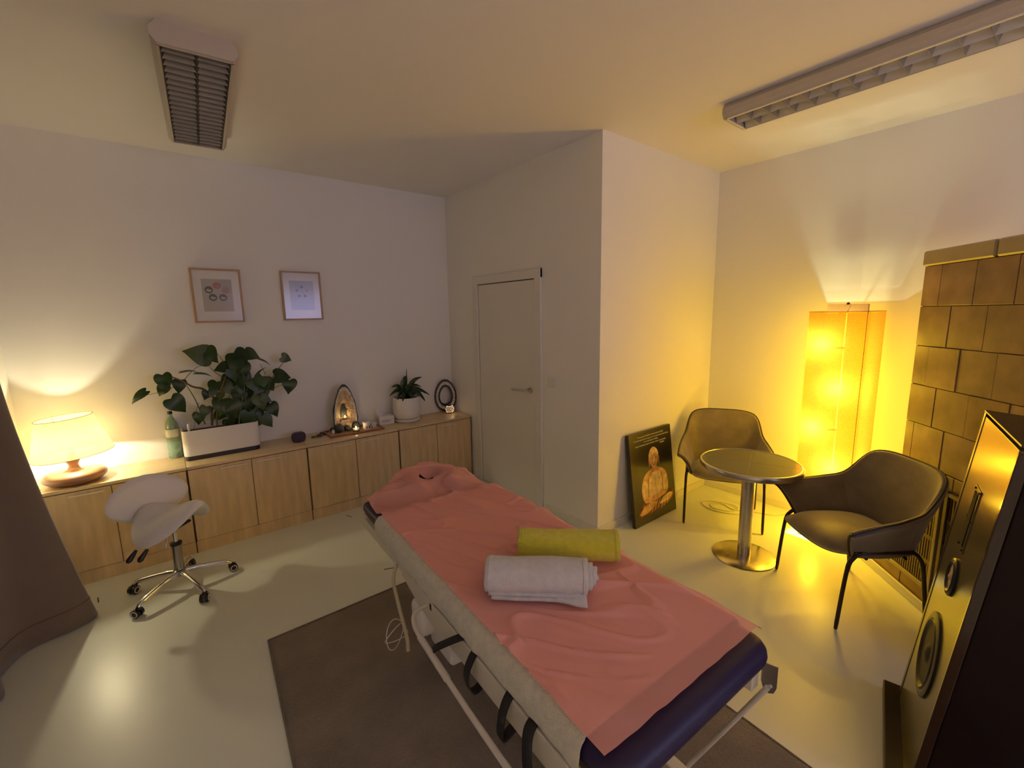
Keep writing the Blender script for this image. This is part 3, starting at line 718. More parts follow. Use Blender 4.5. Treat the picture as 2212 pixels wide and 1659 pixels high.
for lat in (-35, -15, 5, 25, 45):
    for k in range(14):
        a = 2 * pi * (k + (.5 if (lat // 20) % 2 else 0)) / 14; la = R(lat)
        d = Vector((cos(la) * cos(a), cos(la) * sin(a), sin(la)))
        if d.y > .2: continue
        o = bpy.data.objects.new('pierced_hole', pm); COL.objects.link(o); o.parent = bl
        o.rotation_euler = d.to_track_quat('X', 'Z').to_euler(); o.location = d * .0458 + Vector((0, 0, .048))
point_light('candle_light', (0, -.06, .05), .03, (1.0, .66, .36), .02, bl)

# ================================================================== CURTAIN
def curt(u, v):
    # plan path of the pleated bunch at the hem, gathered towards the top
    P = [(-.785, 1.9), (-.76, 2.1), (-.79, 2.3), (-.755, 2.5), (-.79, 2.68), (-.75, 2.83), (-.79, 2.97), (-.755, 3.11), (-.70, 3.19), (-.55, 3.24), (-.47, 3.31), (-.50, 3.37), (-.60, 3.40), (-.72, 3.38), (-.785, 3.40)]
    q = u * (len(P) - 1); i = min(int(q), len(P) - 2); t = q - i
    p0, p1, p2, p3 = [Vector(P[max(0, min(len(P) - 1, i + k))]) for k in (-1, 0, 1, 2)]
    p = 0.5 * ((2 * p1) + (p2 - p0) * t + (2 * p0 - 5 * p1 + 4 * p2 - p3) * t * t + (3 * p1 - p0 - 3 * p2 + p3) * t ** 3)
    g = sstep(0, 1, v) * .35 + v * .35
    x = lerp(p.x, -.745 + (p.x + .7) * .22, 1 - (1 - v) ** 2.6); y = lerp(p.y, p.y * .99 + .0, g)
    x += .012 * noise.noise(Vector((u * 9, v * 3, 0)))
    return Vector((max(x, -.792), y, .012 + v * 2.6))
cu = obj('curtain', MB().grid(curt, 130, 40), CURTM, None, True, 80); solid(cu, .003)
ct = thing('curtain_panel', 'heavy mauve brown curtain hanging to the floor beside the cabinets', 'curtain')
cu.parent = ct; cu.name = 'curtain_fabric'
hem = MB().tube([curt(i / 130, .045) + Vector((.002, -.001, 0)) for i in range(60, 131)], .0022, 5)
obj('hem_seam', hem, mat('hem_thread', (.10, .06, .05), .9), ct, True)
obj('curtain_rail', MB().cyl((-.74, .3, 2.63), (-.74, 3.55, 2.63), .012, 12), WHITEPL, ct, True)

# ================================================================== STOOL
so = thing('saddle_stool', 'white saddle stool with oval backrest on a chrome five-star base', 'stool', (-.075, 3.335, 0))
CHD = mat('chrome_dark', (.35, .33, .3), .15, 1.0)
for k in range(5):
    a = R(-139 + 72 * k); dx, dy = cos(a), sin(a)
    leg = obj('leg', MB().tube(smooth_pts([(dx * .02, dy * .02, .115), (dx * .10, dy * .10, .108), (dx * .20, dy * .20, .088), (dx * .255, dy * .255, .072), (dx * .27, dy * .27, .058)], 5), [.017] * 5 + [.015] * 10 + [.012] * 6, 12), CHROME, so, True)
    cx_, cy_ = dx * .27, dy * .27; ta = a + .7 * (k - 2)
    tx, ty_ = cos(ta), sin(ta)
    c = MB()
    for sd in (-1, 1):
        ox, oy = cx_ + tx * .012 + -ty_ * .014 * sd, cy_ + ty_ * .012 + tx * .014 * sd
        c.cyl((ox + ty_ * .008, oy - tx * .008, .025), (ox - ty_ * .008, oy + tx * .008, .025), .025, 20)
    w1 = obj('caster', c, BLACKPL, leg, True, 40)
    rm = MB()
    for sd in (-1, 1):
        ox, oy = cx_ + tx * .012 + -ty_ * .0235 * sd, cy_ + ty_ * .012 + tx * .0235 * sd
        rm.tube([(ox + tx * .017 * cos(q * pi / 10), oy + ty_ * .017 * cos(q * pi / 10), .025 + .017 * sin(q * pi / 10)) for q in range(20)], .0025, 5, True)
    obj('wheel_ring', rm, WHITEPL, leg, True)
    obj('caster_hood', MB().lathe([(.006, .068), (.010, .064), (.016, .052), (.014, .045)], 14, Matrix.Translation((cx_, cy_, 0))), BLACKPL, leg, True)
obj('gas_lift', MB().cyl((0, 0, .12), (0, 0, .44), .0135, 16), CHROME, so, True)
obj('column', MB().lathe([(.03, .095), (.034, .10), (.034, .13), (.026, .135), (.026, .30), (.024, .30)], 24), CHD, so, True, 40)
obj('column_collar', MB().lathe([(.03, .298), (.032, .302), (.032, .315), (.02, .318)], 20), BLACKPL, so, True, 40)
FD = R(-42)  # facing direction of the rider
def rot2(x, y, a): return (x * cos(a) - y * sin(a), x * sin(a) + y * cos(a))
def seatf(u, v, top=True):
    # u across (-1..1), v along (-1 rear .. 1 front)
    X = u; Y = v
    r = max(abs(X), abs(Y)); q = sqrt(X * X + Y * Y) or 1
    k = r / q; X *= k; Y *= k       # square to disc
    wd = .222 * (1 - .30 * sstep(-.1, 1, Y)); ln = .195
    x = X * wd; y = Y * ln
    rr = sqrt(X * X + Y * Y)
    z = .505 - .115 * abs(X) ** 1.7 + .055 * sstep(-.2, 1, Y) * (1 - .5 * X * X) + .030 * sstep(.2, 1, -Y) * (1 - X * X)
    th = .040 * sqrt(max(0, 1 - rr ** 5))
    z = z + th if top else z - th * .7
    xx, yy = rot2(y, x, FD)
    return Vector((xx + .01, yy, z))
stm = MB().grid(lambda a, b: seatf(a * 2 - 1, b * 2 - 1, True), 26, 26).grid(lambda a, b: seatf(a * 2 - 1, b * 2 - 1, False), 26, 26)
obj('seat', stm, WHITELEA, so, True, 60)
def backf(u, v, front):
    X = u * 2 - 1; Y = v * 2 - 1
    r = max(abs(X), abs(Y)); q = sqrt(X * X + Y * Y) or 1; k = r / q; X *= k; Y *= k
    rr = sqrt(X * X + Y * Y); th = .030 * sqrt(max(0, 1 - rr ** 5))
    x = X * .215; z = .592 + Y * .140 * (1 - .12 * X * X)
    y = -.215 + .045 * X * X + (th if front else -th * .8) - (Y * .018)
    xx, yy = rot2(y, x, R(-68))
    return Vector((xx - .035, yy - .04, z))
bk = obj('backrest', MB().grid(lambda a, b: backf(a, b, True), 26, 20).grid(lambda a, b: backf(a, b, False), 26, 20), WHITELEA, so, True, 60)
bar = [rot2(-.02, 0, FD), rot2(-.14, 0, FD), rot2(-.25, 0, FD), rot2(-.25, 0, FD)]
obj('backrest_bar', MB().tube(smooth_pts([(bar[0][0], bar[0][1], .43), (bar[1][0], bar[1][1], .42), (bar[2][0], bar[2][1], .47), (bar[3][0], bar[3][1], .64)], 5), .011, 10), CHROME, so, True)
obj('seat_plate', MB().rbox(-.09, .07, -.06, .06, .425, .44, .004, mx=Matrix.Rotation(FD, 4, 'Z')), BLACKPL, so)
for (px_, py_, qx, qy, nm) in ((-.06, -.07, -.19, -.15, 'lever'), (-.03, -.08, -.14, -.18, 'lever'),):
    lv = obj(nm, MB().tube([(px_, py_, .43), ((px_ + qx) / 2, (py_ + qy) / 2, .42), (qx, qy, .375)], .004, 8), CHROME, so, True)
    obj('lever_knob', MB().tube([(qx + .012, qy + .012, .385), (qx, qy, .372), (qx - .022, qy - .016, .345), (qx - .03, qy - .02, .335)], [.009, .013, .016, .008], 12), BLACKPL, lv, True)
obj('tilt_bar', MB().tube([(-.03, -.10, .43), (-.045, -.16, .36)], .008, 10), CHROME, so, True)

# ================================================================== RUG
rug = MB()
c4 = [(.262, 2.456), (1.835, 2.470), (1.660, -.35), (.085, -.36)]
def rugf(u, v):
    a = Vector(c4[0]).lerp(Vector(c4[1]), u); b = Vector(c4[3]).lerp(Vector(c4[2]), u); p = a.lerp(b, v)
    e = min(u, 1 - u, v, 1 - v)
    ed = .004 * noise.noise(Vector((u * 14, v * 14, 3))) * (1 if e < .001 else 0)
    return Vector((p.x + ed, p.y + ed, .011 * min(1, e * 120) + .001))
ro = thing('area_rug', 'grey brown short-pile rug under the massage table', 'rug')
obj('rug_pile', MB().grid(rugf, 90, 120).grid(lambda u, v: Vector((rugf(u, v).x, rugf(u, v).y, .001)), 2, 2), RUGM, ro, True, 80)
ed = MB().tube([(c4[i][0] * (1 - t) + c4[(i + 1) % 4][0] * t, c4[i][1] * (1 - t) + c4[(i + 1) % 4][1] * t, .005) for i in range(4) for t in [k / 20 for k in range(20)]], .0045, 6, True)
obj('rug_binding', ed, RUGM, ro, True)

# ================================================================== MASSAGE TABLE
BX, BY, BR = 1.050, 1.30, R(-2.75)
mt = thing('massage_table', 'cream framed massage table with dark violet leatherette pads', 'massage table', (BX, BY, 0), BR)
def pad(hx, y0, y1, z0, z1, r, cr, n=8):
    """rounded-corner pad with bullnose sides"""
    vs = []; fs = []; cy_ = (y0 + y1) / 2; hy = (y1 - y0) / 2; base = None
    rows = []
    hz_ = (z1 - z0) / 2; zc = (z0 + z1) / 2; r = min(r, hz_)
    for k in range(9):
        a = -pi / 2 + pi * k / 8
        ins = r * (1 - cos(a)); z = zc + (hz_ - r) * (1 if a > 1e-6 else -1 if a < -1e-6 else 0) + r * sin(a)
        rows.append([(x, y + cy_, z) for x, y in rrect(hx - ins, hy - ins, max(cr - ins, .004), n)])
    m = len(rows[0])
    for rw in rows: vs += rw
    for j in range(8):
        for i in range(m): fs.append((j * m + i, j * m + (i + 1) % m, (j + 1) * m + (i + 1) % m, (j + 1) * m + i))
    fs.append(tuple(range(m - 1, -1, -1))); fs.append(tuple(8 * m + i for i in range(m)))
    return MB().add(vs, fs)
obj('mattress', pad(.352, -.835, .725, .612, .694, .040, .07), NAVY, mt, True, 60)
obj('head_pad', pad(.335, .745, 1.03, .615, .672, .026, .035), NAVY, mt, True, 60)
def cushion(u, v):
    a = R(-60) + R(300) * u; b = 2 * pi * v
    s_ = .055 * (1 - .15 * abs(cos(a * .5)))
    e = 1 if 0.04 < u < .96 else .75 if 0.0 < u < 1 else .05
    rr = .112 + s_ * cos(b) * e
    ca, sa = cos(a), sin(a)
    return Vector((.105 + rr * sin(a - R(90)) * 1.12, 1.075 + rr * cos(a - R(90)) * -1.0 * -1, .688 + .050 * sin(b) * e))
def cush_pts():
    P = []
    for k in range(25):
        a = R(-52 + 284 * k / 24)
        P.append((.072 + .118 * cos(a) * 1.12, 1.055 + .118 * sin(a), .686))
    return P
fc = obj('face_cushion', MB().tube(cush_pts(), [.03, .048] + [.053] * 21 + [.048, .03], 16), NAVY, mt, True, 80)
obj('base_board', MB().box(-.335, .335, -.80, .70, .594, .613), BOARD, mt)
obj('head_board', MB().box(-.32, .32, .75, 1.02, .600, .616), BOARD, mt)
for s_ in (-1, 1):
    obj('side_beam', MB().rbox(s_ * .335 - .022, s_ * .335 + .022, -.79, .10, .500, .590, .004), FRAMEM, mt)
    obj('back_beam', MB().rbox(s_ * .325 - .018, s_ * .325 + .018, .12, .98, .545, .595, .004), FRAMEM, mt)
for yy in (-.72, -.1, .45):
    obj('cross_beam', MB().rbox(-.33, .33, yy - .025, yy + .025, .505, .560, .004), FRAMEM, mt)
# plate with slots near the hinge
pls = MB()
mxp = Matrix.Translation((-.345, 0, 0)) @ Matrix.Rotation(R(90), 4, 'Z') @ Matrix.Rotation(R(90), 4, 'X')
pls.prism([(-.02, .50), (.09, .475), (.26, .50), (.42, .545), (.42, .585), (-.02, .592)], -.003, .003, mxp)
pt = obj('hinge_plate', pls, FRAMEM, mt)
obj('slot', MB().box(-.350, -.347, .075, .105, .545, .57).box(-.350, -.347, .115, .13, .545, .57), DARKGAP, pt)
# low lever rail along the left side
rail = smooth_pts([(-.30, .17, .545), (-.395, .15, .545), (-.428, .10, .54), (-.436, .02, .53), (-.447, -.3, .53), (-.45, -.55, .53), (-.452, -.82, .53)], 6)
obj('side_rail', MB().tube(rail, .009, 12), TUBEM, mt, True)
obj('rail_sleeve', MB().cyl((-.4365, .03, .53), (-.444, -.20, .53), .0115, 12), TUBEM, mt, True)
obj('rail_bracket', MB().rbox(-.44, -.32, -.80, -.77, .525, .545, .003), TUBEM, mt)
# foot end bracket + brace tubes
for s_ in (-1, 1):
    bpz = MB().prism([(0, .61), (.045, .60), (.045, .535), (.038, .515), (.022, .505), (.006, .515), (0, .535)], -.002, .002, Matrix.Translation((s_ * .348, -.845, 0)) @ Matrix.Rotation(R(90), 4, 'Z') @ Matrix.Rotation(R(90), 4, 'X'))
    bb = obj('foot_bracket', bpz, STEEL, mt)
    obj('bolt', MB().cyl((s_ * .352, -.823, .528), (s_ * .342 - .0 * s_, -.823, .528), .011, 14), CHROME, bb, True)
    obj('brace_tube', MB().tube([(s_ * .342, -.823, .528), (s_ * .30, -.60, .06)], .0085, 12), TUBEM, mt, True)
# base: lifting legs and floor frame
for s_ in (-1, 1):
    obj('base_beam', MB().rbox(s_ * .14 + .11 - .025, s_ * .14 + .11 + .025, -.62, .62, .035, .085, .006), FRAMEM, mt)
    obj('lift_arm', MB().tube([(s_ * .13 + .1, -.5, .08), (s_ * .13 + .1, .25, .53)], .018, 4), FRAMEM, mt)
    obj('lift_arm', MB().tube([(s_ * .10 + .1, .5, .08), (s_ * .10 + .1, -.25, .53)], .018, 4), FRAMEM, mt)
    for yy in (-.58, .58):
        obj('foot', MB().lathe([(.028, .012), (.03, .02), (.02, .036)], 16, Matrix.Translation((s_ * .14 + .11, yy, 0))), BLACKPL, mt, True)
for yy in (-.6, .6): obj('base_cross_beam', MB().rbox(-.03, .25, yy - .02, yy + .02, .036, .08, .005), FRAMEM, mt)
obj('actuator', MB().cyl((-.08, .35, .16), (-.05, -.1, .46), .035, 16).cyl((-.08, .35, .16), (-.085, .43, .11), .02, 12), WHITEPL, mt, True, 30)
obj('control_box', MB().rbox(-.30, -.12, .06, .26, .30, .44, .02, 3), WHITEPL, mt, True, 40)
obj('motor_housing', MB().rbox(-.36, -.27, .20, .32, .36, .50, .03, 3), WHITEPL, mt, True, 40)
# black straps looped round the left beam
def strap(y, zlow, sway=0.0, wd=.02, xo=0.0):
    P = smooth_pts([(-.300, y, .592), (-.340, y, .598), (-.372, y - .005, .575), (-.392 + xo, y - .01, .53), (-.375 + xo, y - .01 + sway, zlow), (-.335, y + sway, zlow - .01), (-.30, y, .50)], 5)
    n = len(P); vs = []; fs = []
    for p in P: vs += [p + Vector((0, -wd, 0)), p + Vector((0, wd, 0))]
    for i in range(n - 1): fs.append((2 * i, 2 * i + 1, 2 * i + 3, 2 * i + 2))
    return solid(obj('strap', MB().add(vs, fs), STRAPM, mt, True, 80), .003)
strap(-.22, .47, 0, .016); strap(-.42, .44, .03, .016); 
P = smooth_pts([(-.30, -.15, .592), (-.345, -.14, .598), (-.40, -.10, .57), (-.43, -.06, .53), (-.40, -.02, .45), (-.36, .0, .36)], 5)
vs = []; fs = []
for p in P: vs += [p + Vector((-.008, -.016, .0)), p + Vector((.008, .016, 0))]
for k in range(len(P) - 1): fs.append((2 * k, 2 * k + 1, 2 * k + 3, 2 * k + 2))
solid(obj('strap', MB().add(vs, fs), STRAPM, mt, True, 80), .003)
P = smooth_pts([(-.30, -.53, .592), (-.345, -.53, .597), (-.385, -.545, .57), (-.415, -.59, .46), (-.43, -.62, .35), (-.43, -.64, .2)], 5)
vs = []; fs = []
for p in P: vs += [p + Vector((.004, -.016, .0)), p + Vector((-.004, .016, 0))]
for k in range(len(P) - 1): fs.append((2 * k, 2 * k + 1, 2 * k + 3, 2 * k + 2))
solid(obj('strap', MB().add(vs, fs), STRAPM, mt, True, 80), .003)
# hanging hose / wire
hose = smooth_pts([(-.37, .42, .605), (-.395, .40, .55), (-.408, .33, .50), (-.42, .24, .45), (-.43, .18, .42), (-.44, .15, .39)], 6)
obj('hose', MB().tube(hose, .0075, 8), mat('hose_clear', (.45, .40, .28), .3), mt, True)
wl = MB().tube(smooth_pts([(-.45 + .045 * cos(a), .255 + .03 * sin(a * 1.3), .40 + .05 * sin(a)) for a in [k * .7 for k in range(20)]], 4), .0022, 6)
obj('coiled_wire', wl, mat('wire_white', (.55, .53, .48), .4), mt, True)

# ---- terry cover on the mattress (own thing)
def bull(t, hx, z0, z1, r):
    """perimeter of the mattress cross-section from lower left over the top to lower right, t 0..1"""
    zc, hz_ = (z0 + z1) / 2, (z1 - z0) / 2
    L = [(-hx + .012, z0 + .004), (-hx + .003, z0 + .012), (-hx, zc), (-hx + .004, zc + hz_ * .5), (-hx + .016, zc + hz_ * .82), (-hx + .040, z1), (-.15, z1 + .001), (0, z1 + .001), (.15, z1 + .001), (hx - .040, z1), (hx - .016, zc + hz_ * .82), (hx - .004, zc + hz_ * .5), (hx, zc), (hx - .003, z0 + .012), (hx - .012, z0 + .004)]
    q = t * (len(L) - 1); i = min(int(q), len(L) - 2); f = q - i
    p0, p1, p2, p3 = [Vector(L[max(0, min(len(L) - 1, i + k))]) for k in (-1, 0, 1, 2)]
    return 0.5 * ((2 * p1) + (p2 - p0) * f + (2 * p0 - 5 * p1 + 4 * p2 - p3) * f * f + (3 * p1 - p0 - 3 * p2 + p3) * f ** 3)
def cover(u, v):
    p = bull(u, .360, .606, .702, .04)
    y = lerp(-.715, .722, v)
    k = sstep(.30, .0, min(u, 1 - u)) 
    n1 = noise.noise(Vector((p.x * 3, y * 9, p.y * 12))) * .010 * k
    n2 = noise.noise(Vector((p.x * 6, y * 24, 4))) * .004 * k
    sg = -1 if p.x < 0 else 1
    return Vector((p.x + sg * abs(n1 + n2) * 1.0, y + n2, p.y + (n1 * .6 - .004 if k > .9 else 0)))
cv = thing('terry_cover', 'cream terry fitted cover on the massage table, hanging at its left side', 'cover', (BX, BY, 0), BR)
o = obj('cover_cloth', MB().grid(cover, 70, 200), TERRY, cv, True, 80); solid(o, .003, 1.0)
obj('cover_hem', MB().tube([cover(0.004, v / 160) for v in range(161)], .005, 6), TERRY, cv, True)

# ---- pink sheet
HX0, HY0 = .072, 1.055
def cz(x, y):
    """height the sheet lies on (local coordinates of the table)"""
    z = .7075 if y < .73 else lerp(.7075, .680, sstep(.72, .80, y))
    dx, dy = (x - HX0) / 1.12, y - HY0
    rr = sqrt(dx * dx + dy * dy)
    zc = .742 - .052 * sstep(.095, .0, rr) - .32 * max(0, rr - .150) - (.35 * max(0, rr - .165) if y > 1.12 else 0)
    zc -= .040 * sstep(-.01, -.13, dy) * sstep(.10, .03, abs(dx))
    k = sstep(.74, .95, y)
    return max(z - .004 * k, lerp(z, zc, k) if zc > z else z)
def sheet(u, v):
    y = lerp(-.780, 1.235, v)
    # outline: left and right edges change along the length
    xl = tabl([(-.8, -.347), (-.5, -.340), (.0, -.333), (.5, -.330), (.76, -.325), (.98, -.312), (1.02, -.308), (1.06, -.16), (1.15, -.085), (1.235, -.02)], y)
    xr = tabl([(-.8, .372), (.70, .366), (.80, .335), (.93, .325), (.99, .318), (1.03, .26), (1.10, .225), (1.17, .19), (1.235, .14)], y)
    x = lerp(xl, xr, u)
    z = cz(x, y)
    if x > .33 and y < .75:      # rolls over the right edge
        k = (x - .33); z -= k * k * 14
    wr = (noise.noise(Vector((x * 5 + y * 3.2, y * 2.0 - x * 4, 0))) * .009
          + noise.noise(Vector((x * 9 + y * 7.5, y * 3.5 - x * 6.5, 5))) * .007
          + noise.noise(Vector((x * 22 + y * 14, y * 5 - x * 9, 9))) * .002)
    rid = min(abs(noise.noise(Vector((x * 4.2 + y * 4.6, y * 1.2 - x * 2.2, 20)))), abs(noise.noise(Vector((x * 6 + y * 5.2, y * 1.5 - x * 1.8, 31)))) + .02)
    wr += .013 * max(0, 1 - rid * 10) * sstep(-.8, -.5, y)
    for cx_, cy_ in ((-.100, -.215), (.135, -.140)):      # pressed flat below the towels
        q = sqrt(((x - cx_) * .73 - (y - cy_) * .68) ** 2 / .045 + ((x - cx_) * .68 + (y - cy_) * .73) ** 2 / .011)
        wr *= sstep(.75, 1.25, q)
    z += max(-.001, wr) + .003
    if y > 1.0:
        z = z
    return Vector((x, y + .004 * noise.noise(Vector((x * 12, 0, 3))) * (1 if v < .02 else 0), z))
ps = thing('pink_sheet', 'thin pink disposable sheet wrinkled over the whole massage table', 'sheet', (BX, BY, 0), BR)
bm = bmesh.new(); tmp = MB().grid(sheet, 110, 300)
me_ = bpy.data.meshes.new('t'); me_.from_pydata(tmp.v, [], tmp.f); bm.from_mesh(me_)
kill = []
for f in bm.faces:     # slit over the face hole
    c = f.calc_center_median()
    s1 = (c.x - HX0 + .01) * .92 + (c.y - HY0 + .02) * .40; s2 = -(c.x - HX0 + .01) * .40 + (c.y - HY0 + .02) * .92
    if (s1 / .018) ** 2 + (s2 / .055) ** 2 < 1: kill.append(f)
bmesh.ops.delete(bm, geom=kill, context='FACES')
for f in bm.faces: f.smooth = True
me_.name = 'sheet_cloth'; bm.to_mesh(me_); bm.free(); me_.materials.append(PINK)
obj('sheet_cloth', me_, None, ps)
# ---- rolled towels
def towel(name, loc, rz, L, rx, rz_, turns, m, label, endshift, seed, flap=False):
    t = thing(name, label, 'towel', loc, rz, group='rolled towels on the massage table')
    def f(u, v):
        a = 2 * pi * turns * u - pi * .55
        k = lerp(.30, 1.0, u)
        x = lerp(-L / 2, L / 2, v)
        fl = 1.0
        rxx = rx * k; rzz = rz_ * k
        n_ = (noise.noise(Vector((x * 7, a * .8, seed))) * .008 + noise.noise(Vector((x * 19 + a, a * 1.9, seed))) * .003) * k
        zz = rzz * sin(a); zz = max(zz, -rzz * .80)
        xs = x + endshift * (1 - u) * (1 if v > .5 else 0) * (v - .5) * 2 + .004 * noise.noise(Vector((a, seed, v * 3)))
        return Vector((xs, (rxx + n_) * cos(a), rz_ * .82 + zz + n_ * .5 + .003))
    o = obj('towel_roll', MB().grid(f, int(34 * turns), 46), m, t, True, 80); solid(o, .0075)
    # stitched hem bands near the end
    for q in (.04, .96):
        P = [f(lerp(.72, 1, k / 40), q) for k in range(41)]
        ctr = Vector((P[0].x, 0, rz_ * .82))
        P = [p + (p - Vector((p.x, 0, rz_ * .82))).normalized() * .0045 for p in P]
        obj('towel_hem', MB().tube(P, .0016, 5), m, t, True)
    if flap:
        for k in range(2):
            def g(u, v):
                x = lerp(-L / 2 + .012 + .012 * k, L / 2 - .01 + .012 * k, u); y0 = -.030; y1 = -rx + .004 - .008 * k - .024 * sstep(.62, 1, u) * k
                return Vector((x, lerp(y0, y1, v), .014 - .010 * k + .012 * (1 - v) + .003 * noise.noise(Vector((u * 5, v * 3, k)))))
            solid(obj('towel_flap', MB().grid(g, 30, 8), m, t, True, 80), .008)
    return t
towel('rolled_towel', (.945, 1.085, .727), R(-43), .345, .082, .056, 3.2, TOWELW, 'white terry towel rolled up, in front of the mustard towel', .05, 3, True)
towel('rolled_towel', (1.180, 1.155, .727), R(-43), .395, .072, .057, 3.0, TOWELY, 'mustard yellow terry towel rolled up behind the white one', .0, 8)

# ================================================================== CEILING LIGHTS
LAMELLA = mat('louvre_aluminium', (.66, .62, .54), .30, .75)
LREFL = mat('bright_reflector', (.80, .76, .66), .3, .35)
LAMELLA = mat('louvre_aluminium', (.30, .27, .22), .35, .6)
LAMDARK = mat('louvre_dark_aluminium', (.17, .16, .14), .45, .7)
LBODY = mat('fixture_enamel', (.50, .45, .39), .5)
def fixture(loc, rz, L, W, label, nb, lam):
    t = thing('ceiling_light', label, 'ceiling light', loc, rz, group='surface-mounted louvre ceiling lights')
    h = W / 2; hb = .085
    # housing: bevelled side profile, swept along y
    prof = [(-h + .012, 0), (-h - .012, -.03), (-h - .012, -.06), (-h + .008, -hb), (-h + .014, -hb), (-h + .014, -.012), (h - .014, -.012), (h - .014, -hb), (h - .008, -hb), (h + .012, -.06), (h + .012, -.03), (h - .012, 0)]
    n = len(prof); vs = [(x, 0, z) for x, z in prof] + [(x, L, z) for x, z in prof]
    fs = [(i, (i + 1) % n, (i + 1) % n + n, i + n) for i in range(n)]
    obj('housing', MB().add(vs, fs), LBODY, t)
    for y0, y1 in ((-.012, .001), (L - .001, L + .012)):
        poly = [(-h + .012, 0), (-h - .012, -.03), (-h - .012, -.06), (-h + .008, -hb), (h - .008, -hb), (h + .012, -.06), (h + .012, -.03), (h - .012, 0)]
        obj('end_cap', MB().prism(poly, 0, y1 - y0, Matrix.Translation((0, y1, 0)) @ Matrix.Rotation(R(90), 4, 'X')), LBODY, t)
    fr = MB(); e = .010
    fr.box(-h + .006, -h + .006 + e, .004, L - .004, -hb - .003, -hb + .002).box(h - .006 - e, h - .006, .004, L - .004, -hb - .003, -hb + .002).box(-h + .006, h - .006, .0, e, -hb - .003, -hb + .002).box(-h + .006, h - .006, L - e, L, -hb - .003, -hb + .002)
    obj('louvre_frame', fr, LBODY if lam is LAMDARK else LREFL, t)
    # side reflectors and centre spine (V-shaped)
    inner = h - .017
    for s_ in (-1, 1):
        obj('side_reflector', MB().add([(s_ * inner, .01, -hb + .001), (s_ * (inner - .028), .01, -.03), (s_ * (inner - .028), L - .01, -.03), (s_ * inner, L - .01, -hb + .001), (s_ * (inner + .001), .01, -.03), (s_ * (inner + .001), L - .01, -.03)], [(0, 1, 2, 3), (0, 4, 5, 3), (1, 4, 5, 2), (0, 1, 4), (3, 2, 5)]), LREFL if lam is LAMELLA else lam, t)
    obj('centre_spine', MB().prism([(0, -hb + .0005), (.020, -.035), (-.020, -.035)], 0, L - .02, Matrix.Translation((0, L - .01, 0)) @ Matrix.Rotation(R(90), 4, 'X')), LREFL if lam is LAMELLA else lam, t)
    bme = MB()
    for s_ in (-1, 1):
        a, b = (s_ * .003, s_ * (inner - .002))
        vs = []
        for zz, wy in ((-hb + .001, .0008), (-hb + .012, .004), (-hb + .026, .010), (-.038, .019)):
            ff = (zz + hb) / .047
            aa, bb = a + s_ * .016 * ff, b - s_ * .026 * ff
            vs += [(aa, -wy, zz), (bb, -wy, zz), (bb, wy, zz), (aa, wy, zz)]
        fs = [(0, 1, 2, 3), (12, 13, 14, 15)]
        for q in range(3):
            for e4 in range(4): fs.append((q * 4 + e4, q * 4 + (e4 + 1) % 4, q * 4 + 4 + (e4 + 1) % 4, q * 4 + 4 + e4))
        bme.add(vs, fs)
    bm_ = bme.mesh('cross_blade', lam)
    for k in range(nb):
        o = bpy.data.objects.new('cross_blade', bm_); COL.objects.link(o); o.parent = t; o.location = (0, L * (k + 1) / (nb + 1), 0)
    for s_ in (-1, 1): obj('tube_lamp', MB().cyl((s_ * h * .5, .03, -.022), (s_ * h * .5, L - .03, -.022), .008, 12), WHITEPL, t, True, 30)
    return t
fixture((.248, 2.437, H), R(-3.6), 1.225, .285, 'switched-off louvre ceiling light above the cabinets, with dense lamellas', 19, LAMDARK)
fixture((2.880, -.15, H), R(0), 1.56, .262, 'long louvre ceiling light above the armchairs catching yellow light', 15, LAMELLA)

# ================================================================== CANVAS PICTURE
lean = atan2(.095, .74)
cp = thing('canvas_picture', 'black canvas print of a seated golden statue leaning against the alcove wall', 'picture', (3.03, 1.945, 0.0), R(0), rot=(-lean, 0, 0))
cw, chh = .287, .745
CANVB = mat('canvas_black', (.022, .019, .012), .32)
obj('canvas', MB().rbox(-cw, cw, 0, .03, .003, chh, .003), CANVB, cp)
GOLDS = [mat('print_gold_%d' % i, c, .55, var=.38, vscale=22, detail=5) for i, c in enumerate(((.62, .34, .12), (.50, .22, .08), (.70, .50, .22), (.30, .12, .05)))]
def flat(poly, m, nm='printed_figure', d=0.0, sm=True):
    if sm:
        P = [Vector((x, y, 0)) for x, y in poly]; n = len(P); out = []
        for i in range(n):
            p0, p1, p2, p3 = P[i - 1], P[i], P[(i + 1) % n], P[(i + 2) % n]
            for k in range(4):
                t = k / 4; out.append(0.5 * ((2 * p1) + (p2 - p0) * t + (2 * p0 - 5 * p1 + 4 * p2 - p3) * t * t + (3 * p1 - p0 - 3 * p2 + p3) * t ** 3))
        poly = [(p.x, p.y) for p in out]
    poly = [(x, z * .925) for x, z in poly]
    obj(nm, MB().prism(poly, 0, .0006 + d, Matrix.Translation((0, .0006, 0)) @ Matrix.Rotation(R(90), 4, 'X')), m, cp)
